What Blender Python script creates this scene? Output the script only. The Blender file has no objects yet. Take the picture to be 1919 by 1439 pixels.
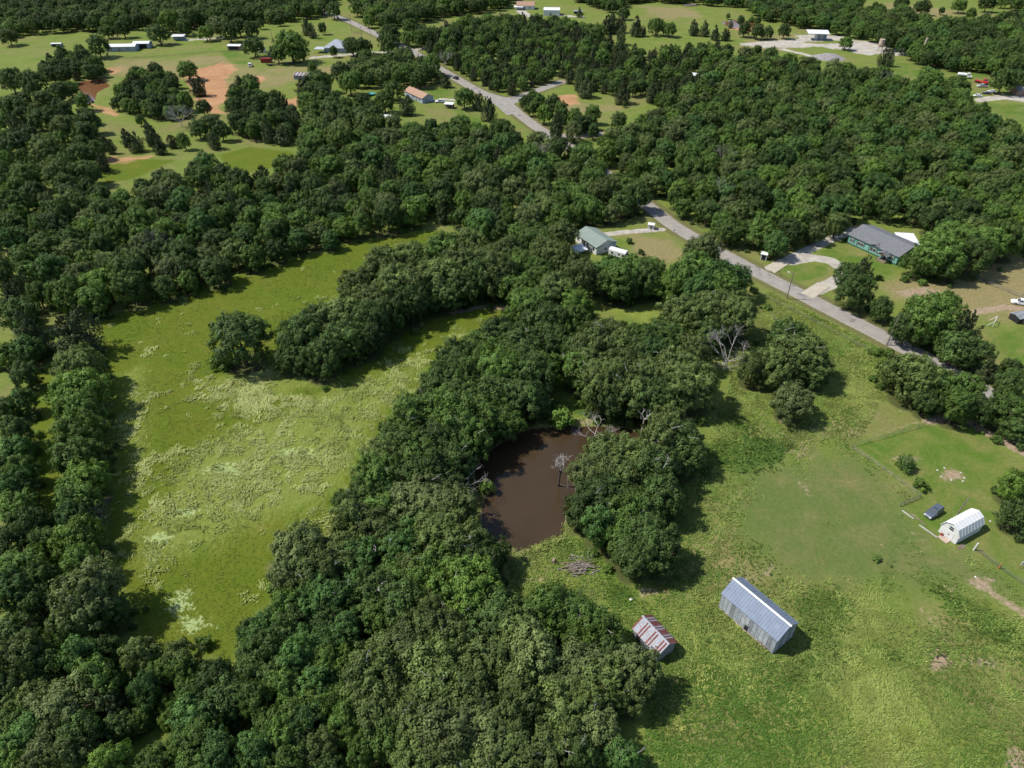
import bpy, math, random
import numpy as np
from mathutils import Vector, Matrix, noise as mnoise

random.seed(7)
rng = np.random.default_rng(7)
scene = bpy.context.scene
R = math.radians

# ---------------------------------------------------------------- camera, sky, sun, exposure
CAM_H, PITCH, FOC = 115.0, R(37.5), 1332.0          # metres above ground, look-down angle, focal length (px of a 1919 px frame)
cam_data = bpy.data.cameras.new("camera")
cam = bpy.data.objects.new("camera", cam_data)
scene.collection.objects.link(cam)
cam.location = (0, 0, CAM_H)
cam.rotation_euler = (math.pi / 2 - PITCH, 0, 0)
cam_data.sensor_fit = 'HORIZONTAL'
cam_data.angle = 2 * math.atan(959.5 / FOC)
cam_data.clip_start = 1.0
cam_data.clip_end = 20000.0
scene.camera = cam

SUN_EL = R(53)
SUN_DIR = Vector((-1.0, 0.10, 0)).normalized()       # horizontal direction towards the sun
world = bpy.data.worlds.new("World")
scene.world = world
world.use_nodes = True
nt = world.node_tree
bg = nt.nodes['Background']
sky = nt.nodes.new('ShaderNodeTexSky')
sky.sky_type = 'NISHITA'
sky.sun_disc = False
sky.sun_elevation = SUN_EL
sky.sun_rotation = math.atan2(SUN_DIR.x, SUN_DIR.y)
sky.altitude = 300
nt.links.new(sky.outputs[0], bg.inputs[0])
bg.inputs[1].default_value = 0.12

sun_data = bpy.data.lights.new("sun", 'SUN')
sun = bpy.data.objects.new("sun", sun_data)
scene.collection.objects.link(sun)
sun_data.energy = 4.3
sun_data.angle = R(0.53)
sun_data.color = (1.0, 0.955, 0.87)
to_sun = Vector((SUN_DIR.x * math.cos(SUN_EL), SUN_DIR.y * math.cos(SUN_EL), math.sin(SUN_EL)))
sun.rotation_euler = to_sun.to_track_quat('Z', 'Y').to_euler()
sun.location = (-200, 100, 300)

vs = scene.view_settings
vs.view_transform = 'Standard'
vs.look = 'None'
vs.exposure = 0.48
vs.gamma = 1.0
vs.use_curve_mapping = False
scene.cycles.max_bounces = 4
scene.cycles.diffuse_bounces = 1
scene.cycles.glossy_bounces = 2
scene.cycles.transmission_bounces = 3
scene.cycles.transparent_max_bounces = 4

# ---------------------------------------------------------------- survey helper: where a map point of the site lies on the ground
CT, ST = math.cos(PITCH), math.sin(PITCH)
def G(x, y, z=0.0):
    u, v = x - 959.5, y - 719.5
    rz = -ST * FOC - CT * v
    ry = CT * FOC - ST * v
    t = (z - CAM_H) / rz
    return (u * t, ry * t)
def PX(X, Y, Z):
    d = Y * CT - (Z - CAM_H) * ST
    up = Y * ST + (Z - CAM_H) * CT
    return (959.5 + FOC * X / d, 719.5 - FOC * up / d, FOC / d)
def GV(x, y, z=0.0):
    a = G(x, y, z); return Vector((a[0], a[1], z))

# ---------------------------------------------------------------- object helpers
COL = scene.collection
def tag(o, label=None, cat=None, group=None, kind=None):
    if label: o["label"] = label
    if cat: o["category"] = cat
    if group: o["group"] = group
    if kind: o["kind"] = kind
    return o
def empty(name, loc, rz=0.0, label=None, cat=None, group=None):
    o = bpy.data.objects.new(name, None)
    o.empty_display_size = 0.5
    COL.objects.link(o)
    o.location = loc; o.rotation_euler = (0, 0, rz)
    return tag(o, label, cat, group)
def new_obj(name, mesh, parent=None, loc=None):
    o = bpy.data.objects.new(name, mesh)
    COL.objects.link(o)
    if parent is not None: o.parent = parent
    if loc is not None: o.location = loc
    return o
def np_mesh(name, V, F, mat=None, smooth=False):
    """V (n,3); F (m,k) all the same k"""
    V = np.asarray(V, dtype=np.float32); F = np.asarray(F, dtype=np.int32)
    me = bpy.data.meshes.new(name)
    me.vertices.add(len(V)); me.vertices.foreach_set("co", V.ravel())
    k = F.shape[1]
    me.loops.add(F.size); me.loops.foreach_set("vertex_index", F.ravel())
    me.polygons.add(len(F))
    me.polygons.foreach_set("loop_start", np.arange(0, F.size, k, dtype=np.int32))
    if smooth: me.polygons.foreach_set("use_smooth", np.ones(len(F), dtype=bool))
    me.update(calc_edges=True)
    if mat: me.materials.append(mat)
    return me

class MB:
    def __init__(s): s.v = []; s.f = []
    def add(s, vs_, fs_):
        n = len(s.v); s.v += [tuple(p) for p in vs_]; s.f += [tuple(i + n for i in f) for f in fs_]; return s
    def box(s, x0, x1, y0, y1, z0, z1):
        return s.add([(x0,y0,z0),(x1,y0,z0),(x1,y1,z0),(x0,y1,z0),(x0,y0,z1),(x1,y0,z1),(x1,y1,z1),(x0,y1,z1)],
                     [(0,3,2,1),(4,5,6,7),(0,1,5,4),(1,2,6,5),(2,3,7,6),(3,0,4,7)])
    def prism(s, prof, a0, a1, axis='y'):
        """extrude a closed profile [(u,z)] (counter-clockwise seen from +axis end) along axis"""
        n = len(prof)
        P = []
        for a in (a0, a1):
            for (u, z) in prof: P.append((u, a, z) if axis == 'y' else (a, u, z))
        F = [(i, (i+1) % n, n + (i+1) % n, n + i) for i in range(n)] + [tuple(range(n-1, -1, -1)), tuple(range(n, 2*n))]
        if axis == 'y': F = [f[::-1] for f in F]
        return s.add(P, F)
    def tube(s, p0, p1, r0, r1, n=6):
        p0, p1 = Vector(p0), Vector(p1); d = (p1 - p0)
        if d.length < 1e-6: return s
        q = d.to_track_quat('Z', 'Y'); P = []
        for p, r in ((p0, r0), (p1, r1)):
            for i in range(n):
                a = 2 * math.pi * i / n
                P.append(p + q @ Vector((r * math.cos(a), r * math.sin(a), 0)))
        F = [(i, (i+1) % n, n + (i+1) % n, n + i) for i in range(n)] + [tuple(range(n-1, -1, -1)), tuple(range(n, 2*n))]
        return s.add(P, F)
    def slab(s, quad, t):
        """a flat quad (ccw from outside) given thickness t inwards"""
        q = [Vector(p) for p in quad]
        nrm = (q[1]-q[0]).cross(q[2]-q[0]).normalized()
        b = [p - nrm * t for p in q]
        return s.add(q + b, [(0,1,2,3),(7,6,5,4),(0,4,5,1),(1,5,6,2),(2,6,7,3),(3,7,4,0)])
    def mesh(s, name, mat, smooth=False):
        me = bpy.data.meshes.new(name)
        me.from_pydata(s.v, [], s.f); me.update()
        if smooth: me.polygons.foreach_set("use_smooth", [True] * len(me.polygons))
        if mat: me.materials.append(mat)
        return me
    def build(s, name, mat, parent=None, loc=None, smooth=False):
        return new_obj(name, s.mesh(name, mat, smooth), parent, loc)

# ---------------------------------------------------------------- materials
def mat_new(name):
    m = bpy.data.materials.new(name); m.use_nodes = True
    return m, m.node_tree, m.node_tree.nodes['Principled BSDF']
def N(t, typ, **kw):
    n = t.nodes.new(typ)
    for k, v in kw.items(): setattr(n, k, v)
    return n
def noise_node(t, coord, scale, detail=3, rough=0.55, dist=0.0):
    n = N(t, 'ShaderNodeTexNoise'); n.inputs['Scale'].default_value = scale
    n.inputs['Detail'].default_value = detail; n.inputs['Roughness'].default_value = rough
    n.inputs['Distortion'].default_value = dist
    t.links.new(coord, n.inputs['Vector']); return n.outputs['Fac']
def ramp2(t, fac, c0, c1, p0=0.35, p1=0.65):
    r = N(t, 'ShaderNodeValToRGB'); e = r.color_ramp.elements
    e[0].position = p0; e[1].position = p1
    e[0].color = (*c0, 1); e[1].color = (*c1, 1)
    t.links.new(fac, r.inputs[0]); return r.outputs[0]
def mixc(t, fac, a, b, blend='MIX'):
    m = N(t, 'ShaderNodeMix', data_type='RGBA', blend_type=blend)
    if isinstance(fac, (int, float)): m.inputs[0].default_value = fac
    else: t.links.new(fac, m.inputs[0])
    for s_, v in ((m.inputs[6], a), (m.inputs[7], b)):
        if isinstance(v, tuple): s_.default_value = (*v, 1)
        else: t.links.new(v, s_)
    return m.outputs[2]
def math_node(t, op, a, b=None, clamp=False):
    m = N(t, 'ShaderNodeMath', operation=op, use_clamp=clamp)
    for s_, v in zip(m.inputs, (a, b)):
        if v is None: continue
        if isinstance(v, (int, float)): s_.default_value = v
        else: t.links.new(v, s_)
    return m.outputs[0]
def bump(t, b, height, strength=0.4, dist=0.1):
    n = N(t, 'ShaderNodeBump'); n.inputs['Strength'].default_value = strength; n.inputs['Distance'].default_value = dist
    t.links.new(height, n.inputs['Height']); t.links.new(n.outputs[0], b.inputs['Normal'])
def plain(name, c, rough=0.7, metal=0.0, var=0.15, scale=1.5, spec=0.3, dirt=None):
    """a painted / weathered surface: base colour with blotchy variation and optional dirt colour"""
    m, t, b = mat_new(name)
    co = N(t, 'ShaderNodeTexCoord').outputs['Object']
    f = noise_node(t, co, scale, 5, 0.65)
    d = tuple(max(0, x * (1 - var * 2)) for x in c); l = tuple(min(1, x * (1 + var)) for x in c)
    col = ramp2(t, f, d, l, 0.3, 0.7)
    if dirt:
        f2 = noise_node(t, co, scale * 2.7, 6, 0.7, 0.5)
        col = mixc(t, math_node(t, 'MULTIPLY', ramp2(t, f2, (0,0,0), (1,1,1), 0.48, 0.68), 0.75), col, dirt)
    t.links.new(col, b.inputs['Base Color'])
    b.inputs['Roughness'].default_value = rough; b.inputs['Metallic'].default_value = metal
    b.inputs['Specular IOR Level'].default_value = spec
    return m
def leaf_mat(name, c, var=0.28, hue=(1.0, 1.0, 1.0), trans=0.22):
    m, t, b = mat_new(name)
    info = N(t, 'ShaderNodeObjectInfo')
    co = N(t, 'ShaderNodeTexCoord').outputs['Object']
    f = noise_node(t, co, 0.55, 3, 0.6)
    a = tuple(x * (1 - var) for x in c)
    bcol = (min(1, c[0] * (1 + var) * hue[0]), min(1, c[1] * (1 + var) * hue[1]), min(1, c[2] * (1 + var) * hue[2]))
    col = ramp2(t, f, a, bcol, 0.25, 0.75)
    # each tree a little different
    rr = N(t, 'ShaderNodeMapRange'); rr.inputs['To Min'].default_value = 0.70; rr.inputs['To Max'].default_value = 1.32
    t.links.new(info.outputs['Random'], rr.inputs['Value'])
    mul = N(t, 'ShaderNodeVectorMath', operation='SCALE'); t.links.new(col, mul.inputs[0]); t.links.new(rr.outputs[0], mul.inputs['Scale'])
    geo = N(t, 'ShaderNodeAttribute', attribute_name='tint')
    v2 = N(t, 'ShaderNodeVectorMath', operation='SCALE'); t.links.new(mul.outputs[0], v2.inputs[0]); t.links.new(geo.outputs['Fac'], v2.inputs['Scale'])
    fin = v2.outputs[0]
    t.links.new(fin, b.inputs['Base Color'])
    b.inputs['Roughness'].default_value = 0.62; b.inputs['Specular IOR Level'].default_value = 0.22
    tr = N(t, 'ShaderNodeBsdfTranslucent'); 
    tc = mixc(t, 1.0, fin, (1.15, 1.15, 0.55), 'MULTIPLY'); t.links.new(tc, tr.inputs[0])
    mx = N(t, 'ShaderNodeMixShader'); mx.inputs[0].default_value = trans
    t.links.new(b.outputs[0], mx.inputs[1]); t.links.new(tr.outputs[0], mx.inputs[2])
    t.links.new(mx.outputs[0], t.nodes['Material Output'].inputs[0])
    return m

TONE = {  # leaf colours of the kinds of tree on the site
    'o': leaf_mat('leaf_olive', (0.100, 0.138, 0.036)),
    'g': leaf_mat('leaf_green', (0.084, 0.146, 0.027)),
    'd': leaf_mat('leaf_dark', (0.060, 0.102, 0.024)),
    'b': leaf_mat('leaf_bright', (0.094, 0.160, 0.025)),
    't': leaf_mat('leaf_blue_green', (0.066, 0.132, 0.030)),
    'p': leaf_mat('leaf_pale', (0.116, 0.150, 0.048)),
    'c': leaf_mat('leaf_cedar', (0.066, 0.086, 0.032), trans=0.08),
}
TONE_WORD = {'o': 'olive green', 'g': 'mid green', 'd': 'dark green', 'b': 'bright green', 't': 'blue-green', 'p': 'pale grey-green', 'c': 'dark brownish green'}
BARK = plain('bark', (0.10, 0.075, 0.055), 0.95, var=0.3, scale=3)
DEADWOOD = plain('dead_wood', (0.40, 0.375, 0.35), 0.9, var=0.25, scale=2.5)
DEADPURPLE = plain('dead_twigs', (0.19, 0.165, 0.165), 0.9, var=0.3, scale=2.5)

# ---------------------------------------------------------------- survey of the trees (crown centre x, y, crown width; tone) by stand
STANDS = {
 'belt': ('the belt along the meadow\'s left edge', """
143,620,98,c 140,655,80,c 150,692,96,o 147,735,106,b 152,772,98,g 150,822,106,b 145,860,100,g 157,900,106,b 147,940,84,g
143,966,80,t 150,1004,106,b 153,1058,82,g 172,1125,150,p 140,1172,96,g 205,1150,80,d 125,1105,70,g"""),
 'edge': ('the strip of trees on the far left', """
37,592,80,d 50,622,92,c 47,655,72,t 10,662,60,g 47,703,62,d 43,750,62,t 33,812,76,d 30,847,72,t 3,765,60,d 40,882,72,g 5,880,60,d
33,920,82,t 36,952,82,g 56,988,92,d 15,1015,92,d 82,1010,70,g 33,1062,112,g 78,1090,80,g 30,1112,108,t 66,1128,80,d"""),
 'corner': ('the wood in the lower left corner', """
27,1188,92,d 43,1243,112,o 12,1282,90,d 86,1243,84,d 155,1234,92,t 182,1279,92,g 196,1319,76,c 120,1322,138,p 33,1362,90,g 60,1388,84,t
90,1414,92,p 142,1424,92,o 25,1420,90,g 212,1432,84,b 155,1385,92,d 8,1330,70,o 200,1225,60,d 60,1300,80,o 215,1365,64,d"""),
 'thicket': ('the thicket below the meadow', """
272,1231,76,o 342,1234,72,o 278,1297,72,t 350,1264,62,g 315,1319,42,b 358,1312,76,g 405,1279,92,d 425,1306,86,d 362,1345,86,t 396,1325,80,d
470,1266,80,d 476,1229,70,d 470,1182,56,d 375,1389,82,g 338,1404,72,g 412,1414,92,t 474,1404,70,t 290,1436,80,g 370,1434,80,g
482,1186,62,t 502,1219,82,d 540,1139,80,g 575,1139,82,t 552,1164,70,d 497,1166,56,t 605,1162,72,d 612,1204,82,t 560,1239,86,t 607,1239,72,g
645,1184,76,t 652,1229,52,b 540,1294,82,g 595,1277,82,t 482,1314,82,g 440,1310,72,d 520,1268,70,d 590,1319,82,b 545,1344,82,g 622,1312,70,g
575,1356,82,t 512,1362,80,g 530,1387,82,g 560,1394,82,d 650,1354,80,g 602,1404,74,o 665,1379,62,b 678,1412,72,g 488,1420,92,t 650,1284,62,g
640,1262,52,b 535,1430,80,g 620,1432,60,d 300,1262,66,g 318,1352,44,b 262,1350,46,g 530,1195,72,d 570,1190,70,t"""),
 'oaks': ('the big oak wood at the bottom', """
695,1269,120,o 712,1239,110,o 800,1190,122,o 768,1219,112,p 812,1254,120,o 732,1290,120,o 712,1334,112,o 787,1319,120,o 826,1294,112,o
725,1376,94,g 775,1362,112,o 837,1384,130,p 770,1424,112,o 808,1414,112,o 862,1430,112,o 852,1199,120,o 872,1104,150,b 928,1164,112,d
970,1194,112,o 852,1240,112,o 918,1239,112,o 995,1234,122,p 1057,1140,112,g 1025,1152,102,g 1085,1162,90,g 1085,1206,92,b 1130,1179,98,g
882,1304,112,o 965,1290,122,o 1032,1279,112,o 1090,1254,112,p 1070,1294,92,o 1127,1279,104,o 1182,1258,102,p 1180,1299,82,o 1040,1329,112,o
975,1337,112,o 1115,1357,104,p 1070,1374,92,o 902,1374,122,p 840,1345,100,o 950,1392,122,o 1032,1400,112,o 915,1432,112,p 995,1432,112,o
1165,1416,78,t 905,1200,100,d 1140,1225,80,d 1100,1320,90,o 680,1310,80,g 760,1265,90,d 1000,1180,90,g 905,1340,90,o 1085,1420,80,d"""),
 'pondleft': ('the wood between meadow and pond', """
560,1036,132,p 650,1022,92,o 657,947,72,d 712,950,84,g 735,934,82,t 665,982,92,o 710,990,92,o 780,937,114,p 840,955,112,p 782,982,82,t
740,1012,90,d 827,1000,112,o 868,1022,102,o 745,1040,92,t 677,1052,92,t 772,1060,90,o 830,1050,92,g 640,1060,90,o 597,1072,112,o 740,1084,86,g
800,1084,90,g 672,1092,84,t 545,1075,102,p 707,895,102,g 722,858,96,o 735,822,82,d 785,788,112,g 772,835,112,g 845,790,122,g 830,830,100,d
880,822,100,g 902,780,112,g 790,870,90,g 812,886,92,d 690,922,80,d 832,905,84,d 768,896,84,d 945,787,92,g 850,868,80,d 880,1060,90,d
915,1040,84,d 610,1110,90,t 705,1110,90,d 640,1120,80,t 820,1128,100,o 760,1140,96,d 700,1150,84,g 850,1080,84,g"""),
 'grove': ('the dark grove above the pond', """
932,630,80,d 900,648,92,g 862,676,86,d 942,662,84,g 846,706,84,d 902,684,86,b 966,642,72,d 824,722,72,d 877,708,102,g 935,703,112,g
985,648,92,d 977,680,84,d 992,714,96,d 1016,697,72,b 865,742,92,d 930,742,92,d 975,742,102,d 1005,748,72,d 900,735,80,g"""),
 'chain': ('the file of trees behind the grove', """
990,582,84,g 1020,600,92,d 1026,634,80,d 1040,546,92,o 1077,570,82,b 1010,568,80,g 1065,597,84,g 1030,655,60,d 1085,524,82,o 1015,516,84,g
977,541,84,g 1027,478,92,o 1048,492,80,o 980,503,84,g 927,516,90,o 950,478,84,o 1000,455,80,g 1050,440,70,o"""),
 'middle': ('the oak grove right of the pond', """
1076,664,62,d 1115,654,112,o 1152,634,96,o 1086,692,80,g 1120,692,112,o 1165,660,102,o 1168,692,102,o 1140,728,112,o
1202,708,102,o 1142,752,70,d 1177,737,102,o 1230,636,84,d 1282,590,100,o 1337,579,112,o 1375,596,92,o 1298,654,92,o 1250,640,92,g
1265,690,102,o 1300,727,102,o 1245,737,92,d 1215,750,92,d 1212,665,92,t 1200,648,74,g 1330,625,70,d"""),
 'houseside': ('the thicket below the white house', """
1140,512,76,t 1190,514,72,g 1212,512,72,g 1162,528,82,g 1203,526,70,d 1172,538,64,d 1256,534,70,b 1275,530,72,g 1300,512,84,g 1337,525,84,t
1370,526,82,t 1350,548,76,g 1312,545,80,t 1320,468,76,p"""),
 'pondright': ('the oaks on the pond\'s right bank', """
1135,863,92,o 1138,842,80,o 1178,846,86,o 1155,889,92,o 1099,889,72,p 1251,789,78,o 1237,832,92,o 1280,824,80,d 1200,864,92,o 1284,852,80,d
1228,887,92,d 1126,933,102,d 1170,939,92,g 1237,928,92,d 1090,956,72,d 1172,970,92,g 1127,984,82,t 1208,962,92,d 1172,1010,102,g 1213,1016,112,d
1184,1040,84,d 1236,1034,92,d"""),
 'fieldtree': ('the pasture between pond and road', "1450,682,92,o 1502,662,112,o 1478,640,90,d 1485,748,78,p 1412,692,62,o 1525,690,70,d"),
 'roadright': ('the roadside stand at right', """
1715,712,112,o 1688,697,82,o 1762,724,92,g 1812,728,82,g 1792,764,72,g 1892,720,72,d 1885,772,82,g 1908,800,62,d 1840,772,60,d 1740,752,60,d 1900,690,50,d
1900,912,66,b 1908,962,72,d"""),
 'roadfar': ('the stand below the green house', """
1600,545,82,d 1625,497,48,c 1588,522,54,d 1652,577,52,d 1740,602,112,g 1702,612,82,d 1800,612,92,c 1792,652,82,d 1832,660,72,d 1850,692,42,c 1770,580,70,g"""),
 'housetrees': ('the shade beside the green house', "1762,474,112,g 1790,442,92,g 1842,456,92,g 1722,492,62,g 1822,482,82,d 1880,450,80,g 1780,500,60,d"),
 'island': ('the tree island inside the meadow', """
560,642,92,d 592,612,92,d 620,646,86,d 642,602,102,o 692,608,86,d 600,672,80,d 702,572,102,o 655,638,84,d 742,536,98,o 722,592,80,d 772,570,78,d
782,532,102,o 822,522,102,o 862,502,92,o 832,544,80,d 872,534,78,d 902,524,80,d 912,502,84,o 672,530,82,o 722,504,92,o 772,492,92,o 832,472,92,g 882,462,90,o 545,668,60,d
690,636,66,d 940,500,80,o 800,556,66,d"""),
 'lone': ('the open meadow', "450,640,110,d"),
}
# far single trees and small clumps, same order
FAR_SINGLES = """
350,128,44,g 371,160,32,c 183,86,42,d 297,62,42,d 320,40,40,b 345,50,30,d 200,56,28,g 230,54,30,d 487,43,18,d 523,36,20,d 571,50,24,c 584,54,26,c 604,53,17,d
475,86,40,d 545,88,62,g 520,100,34,d 15,66,36,o 470,55,30,d 410,48,44,p 430,60,34,d 448,50,34,d 385,60,30,b 360,35,36,d 560,100,30,d 640,130,44,d 655,156,42,g 600,150,50,g
570,160,34,c 585,130,18,g 625,96,16,d 660,84,40,d 680,90,34,d 730,62,42,d 728,84,40,d 768,52,36,g 765,70,30,g 700,30,26,b 690,38,24,b 735,165,44,g 720,190,40,g 765,196,30,c 832,148,24,c
870,182,40,g 912,205,34,c 895,190,26,c 625,20,30,d 1085,22,14,c 1145,40,36,c 1170,22,26,d 1165,45,24,c 1192,48,30,c 1208,58,12,c 1230,48,34,g 1255,52,30,g 1165,66,28,c 1140,70,24,c 1300,50,24,c
1320,52,24,c 1340,60,22,c 1360,62,20,c 1395,55,24,d 1420,58,26,d 1440,58,26,d 1470,58,24,d 1370,45,10,c 1388,40,14,d 1408,38,12,d 1420,38,14,d 1430,62,9,c 1365,30,9,g 1586,78,26,g 1740,155,60,g 1790,165,56,g 1655,107,24,c 1668,108,24,c
1880,152,46,d 1905,150,40,d 1600,10,20,g 1690,8,30,d 1730,12,30,d 1640,12,12,g 1765,20,12,g 1800,8,30,g 1850,6,30,d 1820,25,20,g 130,165,34,g 155,190,30,g 110,170,40,d 60,160,50,d 20,150,50,d 160,215,34,d
195,265,24,c 205,275,20,c 20,200,50,d 70,220,50,g 120,240,50,o 30,270,60,d 90,285,60,o 150,290,50,d 160,320,60,d 110,330,60,o 50,330,60,g 160,255,44,d
1160,226,30,d 1090,230,40,d 1110,215,30,g 1075,245,40,p 1045,235,40,c 1000,200,30,g 1010,190,26,g 985,190,26,d 1020,215,30,b 1170,195,9,g 1265,195,24,b 1240,190,26,b
1100,160,36,c 1085,150,30,c 1165,170,40,c 1225,168,36,c 1300,172,26,c 1330,165,26,c 1315,158,22,g 1280,170,24,d 1255,165,26,c
262,225,18,g 235,255,30,c 255,262,34,c 280,250,36,c 300,270,30,c 322,262,22,c 345,265,24,g 372,240,36,d 395,230,36,d 415,245,34,d 400,262,28,c 380,200,30,d 500,245,36,c 530,250,34,c 545,230,36,c"""

# woods laid out as areas of canopy: outline, tone weights, crown diameter range, spacing
WOODS = [
 ('northwood', 'the wood above the meadow', [(0,585),(150,572),(205,566),(300,538),(430,498),(560,460),(680,428),(800,403),(850,393),(890,425),(960,440),(1040,430),(1075,400),(1190,395),(1205,360),(1100,290),(1000,262),(950,240),(885,240),(760,240),(700,212),(640,200),(575,205),(570,285),(545,310),(480,338),(430,345),(410,300),(330,325),(300,335),(230,378),(195,378),(185,345),(0,360)], 'ooogggggdddddbbttpc', (8.0, 12.5), 0.74),
 ('westwood', 'the wood on the far left', [(0,360),(185,345),(190,300),(165,225),(100,190),(0,190)], 'ooggggdddc', (7.5, 11.5), 0.98),
 ('eastwood', 'the wood beyond the road', [(1120,395),(1200,372),(1290,430),(1400,468),(1440,462),(1520,448),(1545,425),(1620,420),(1700,425),(1740,440),(1790,430),(1870,440),(1919,455),(1990,430),(1960,280),(1880,235),(1830,200),(1790,180),(1700,165),(1660,140),(1500,120),(1400,95),(1350,135),(1280,185),(1240,205),(1180,240),(1130,255),(1120,280),(1200,340)], 'oooogggggdddttbbp', (8.0, 12.5), 0.75),
 ('topmiddle', 'the cedar wood at the top', [(800,95),(850,85),(960,62),(1060,60),(1150,85),(1230,92),(1290,85),(1370,85),(1350,135),(1280,170),(1220,165),(1130,160),(1060,140),(1000,150),(960,170),(930,160),(870,130),(820,108)], 'cccccgggddb', (6.0, 9.5), 0.84),
 ('junctionwood', 'the wood by the junction', [(820,60),(870,40),(950,35),(1040,40),(1130,55),(1120,70),(1040,62),(960,65),(860,85),(800,90),(770,55)], 'gggggddbcc', (8.0, 12.0), 0.72),
 ('topleftwood', 'the far wood at the top', [(-80,-50),(650,-50),(605,18),(540,28),(400,38),(270,44),(130,46),(0,58),(-80,60)], 'ggddddoo', (9.0, 13.0), 0.74),
 ('topcentrewood', 'the far wood at the top', [(650,-50),(970,-50),(960,2),(900,12),(830,18),(770,35),(720,40),(670,22)], 'ggdddbo', (9.0, 13.0), 0.74),
 ('topwood', 'the far wood at the top', [(970,-50),(1600,-55),(1610,18),(1690,24),(1760,45),(1860,40),(2000,10),(2000,120),(1919,128),(1830,122),(1740,112),(1650,72),(1600,58),(1520,42),(1430,28),(1390,2),(1200,-8),(1140,12),(1100,-2)], 'gggdddot', (8.5, 12.5), 0.72),
 ('farfieldwood', 'the far wood at the top', [(1740,-55),(2100,-60),(2100,0),(1919,12),(1850,-4)], 'ggddo', (9.0, 13.0), 1.1),
 ('cluster_a', 'the clump beside the red earth', [(70,132),(112,100),(150,95),(185,115),(188,132),(160,140),(110,142)], 'gdddc', (7.5, 10.0), 0.8),
 ('cluster_b', 'the clump below the red earth', [(215,190),(235,150),(255,132),(310,130),(335,170),(355,198),(340,208),(300,206),(260,200)], 'ggbbddc', (6.5, 9.5), 0.78),
 ('cluster_d', 'the clump right of the red earth', [(428,195),(440,160),(455,150),(500,168),(540,195),(560,220),(545,240),(510,250),(470,245),(440,228)], 'ggddcc', (7.0, 10.0), 0.8),
 ('cluster_e', 'the grove by the brown roof', [(660,112),(740,102),(800,118),(825,138),(800,148),(740,150),(690,148),(655,150)], 'ggdoo', (8.5, 12.0), 0.75),
 ('cluster_f', 'the grove by the brown roof', [(575,205),(640,200),(700,212),(700,195),(640,185),(600,165),(560,180)], 'ggdd', (8.5, 12.0), 0.75),
 ('cluster_g', 'the trees along the side road', [(960,200),(1000,195),(1030,225),(1090,240),(1130,245),(1120,225),(1080,215),(1030,195),(1000,180)], 'gddcb', (6.5, 9.5), 0.8),
]
def parse(s):
    out = []
    for w in s.split():
        a = w.split(','); out.append((float(a[0]), float(a[1]), float(a[2]), a[3]))
    return out
def in_poly(px, py, poly):
    inside = np.zeros(np.shape(px), dtype=bool); n = len(poly)
    for i in range(n):
        x0, y0 = poly[i]; x1, y1 = poly[(i + 1) % n]
        if y0 == y1: continue
        c = ((y0 > py) != (y1 > py)) & (px < (x1 - x0) * (py - y0) / (y1 - y0) + x0)
        inside ^= c
    return inside

TREES = []   # dict: x, y, d (crown diameter, m), tone, stand, kind, apx (size in the picture)
def tree_height(d, tone):
    if tone == 'c': return 1.0 * d + 1.3
    if d < 5.5: return 0.95 * d + 0.9
    return 0.66 * d + 3.4
def add_tree(px, py, w, tone, stand):
    z = 4.5
    for _ in range(4):
        X, Y = G(px, py, z)
        s = PX(X, Y, z)[2]
        d = w / s; z = 0.55 * tree_height(d, tone)
    X, Y = G(px, py, z)
    kind = 'cedar' if tone == 'c' else ('sapling' if d < 5.2 else 'oak')
    TREES.append(dict(x=X, y=Y, d=d, tone=tone, stand=stand, kind=kind, px=px, py=py, apx=w))
for key, (phrase, txt) in STANDS.items():
    for (a, b_, w, t_) in parse(txt): add_tree(a, b_, w*{'edge': 0.86, 'belt': 0.93, 'roadright': 0.88, 'roadfar': 0.92, 'housetrees': 0.9}.get(key, 1.0), t_, key)
STAND_WORD = {k: v[0] for k, v in STANDS.items()}
for (a, b_, w, t_) in parse(FAR_SINGLES): add_tree(a, b_, w, t_, 'far_a' if a < 260 else 'far_b' if a < 500 else 'far_c' if a < 950 else 'far_d' if a < 1150 else 'far_e' if a < 1345 else 'far_f')
STAND_WORD.update(far_a='the fields at far left', far_b='the fields around the red earth', far_c='the yards by the far road', far_d='the clearing beyond the junction', far_e='the far pasture above the wood', far_f='the fields at far right')
taken = [(t['x'], t['y'], t['d']) for t in TREES]

# keep trees off roads, drives, buildings, open water: lists of (polyline, half width) and discs in map points
KEEP_LINES = []   # filled by the road table below
ROADS = {
 'county_road': ([(1990,812),(1919,776),(1860,742),(1790,701),(1740,674),(1690,649),(1640,623),(1560,582),(1480,541),(1400,500),(1330,462),(1265,424),(1215,386),(1160,344),(1105,302),(1060,271),(1013,243),(975,215),(940,187),(900,172),(857,148),(813,122),(767,93),(697,60),(655,40),(613,24),(560,2),(500,-22)], 3.1),
 'side_road': ([(1130,250),(1073,256),(1020,247)], 2.4),
 'branch_road': ([(935,188),(970,183),(1000,172),(1033,160),(1055,152)], 3.0),
}
def in_wood_ok(X, Y):
    for pts, hw in KEEP_LINES:
        for (ax, ay), (bx, by) in zip(pts[:-1], pts[1:]):
            dx, dy = bx - ax, by - ay; L2 = dx*dx + dy*dy
            t = max(0, min(1, ((X-ax)*dx + (Y-ay)*dy) / L2))
            if (X-ax-t*dx)**2 + (Y-ay-t*dy)**2 < hw*hw: return False
    return True
_cr = [G(*p) for p in ROADS['county_road'][0]]
KEEP_LINES += [(_cr[:13], 6.6), (_cr[12:17], 2.2), (_cr[16:], 7.2)]
for nm in ('side_road', 'branch_road'): KEEP_LINES.append(([G(*p) for p in ROADS[nm][0]], ROADS[nm][1] + 3.0))
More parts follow.
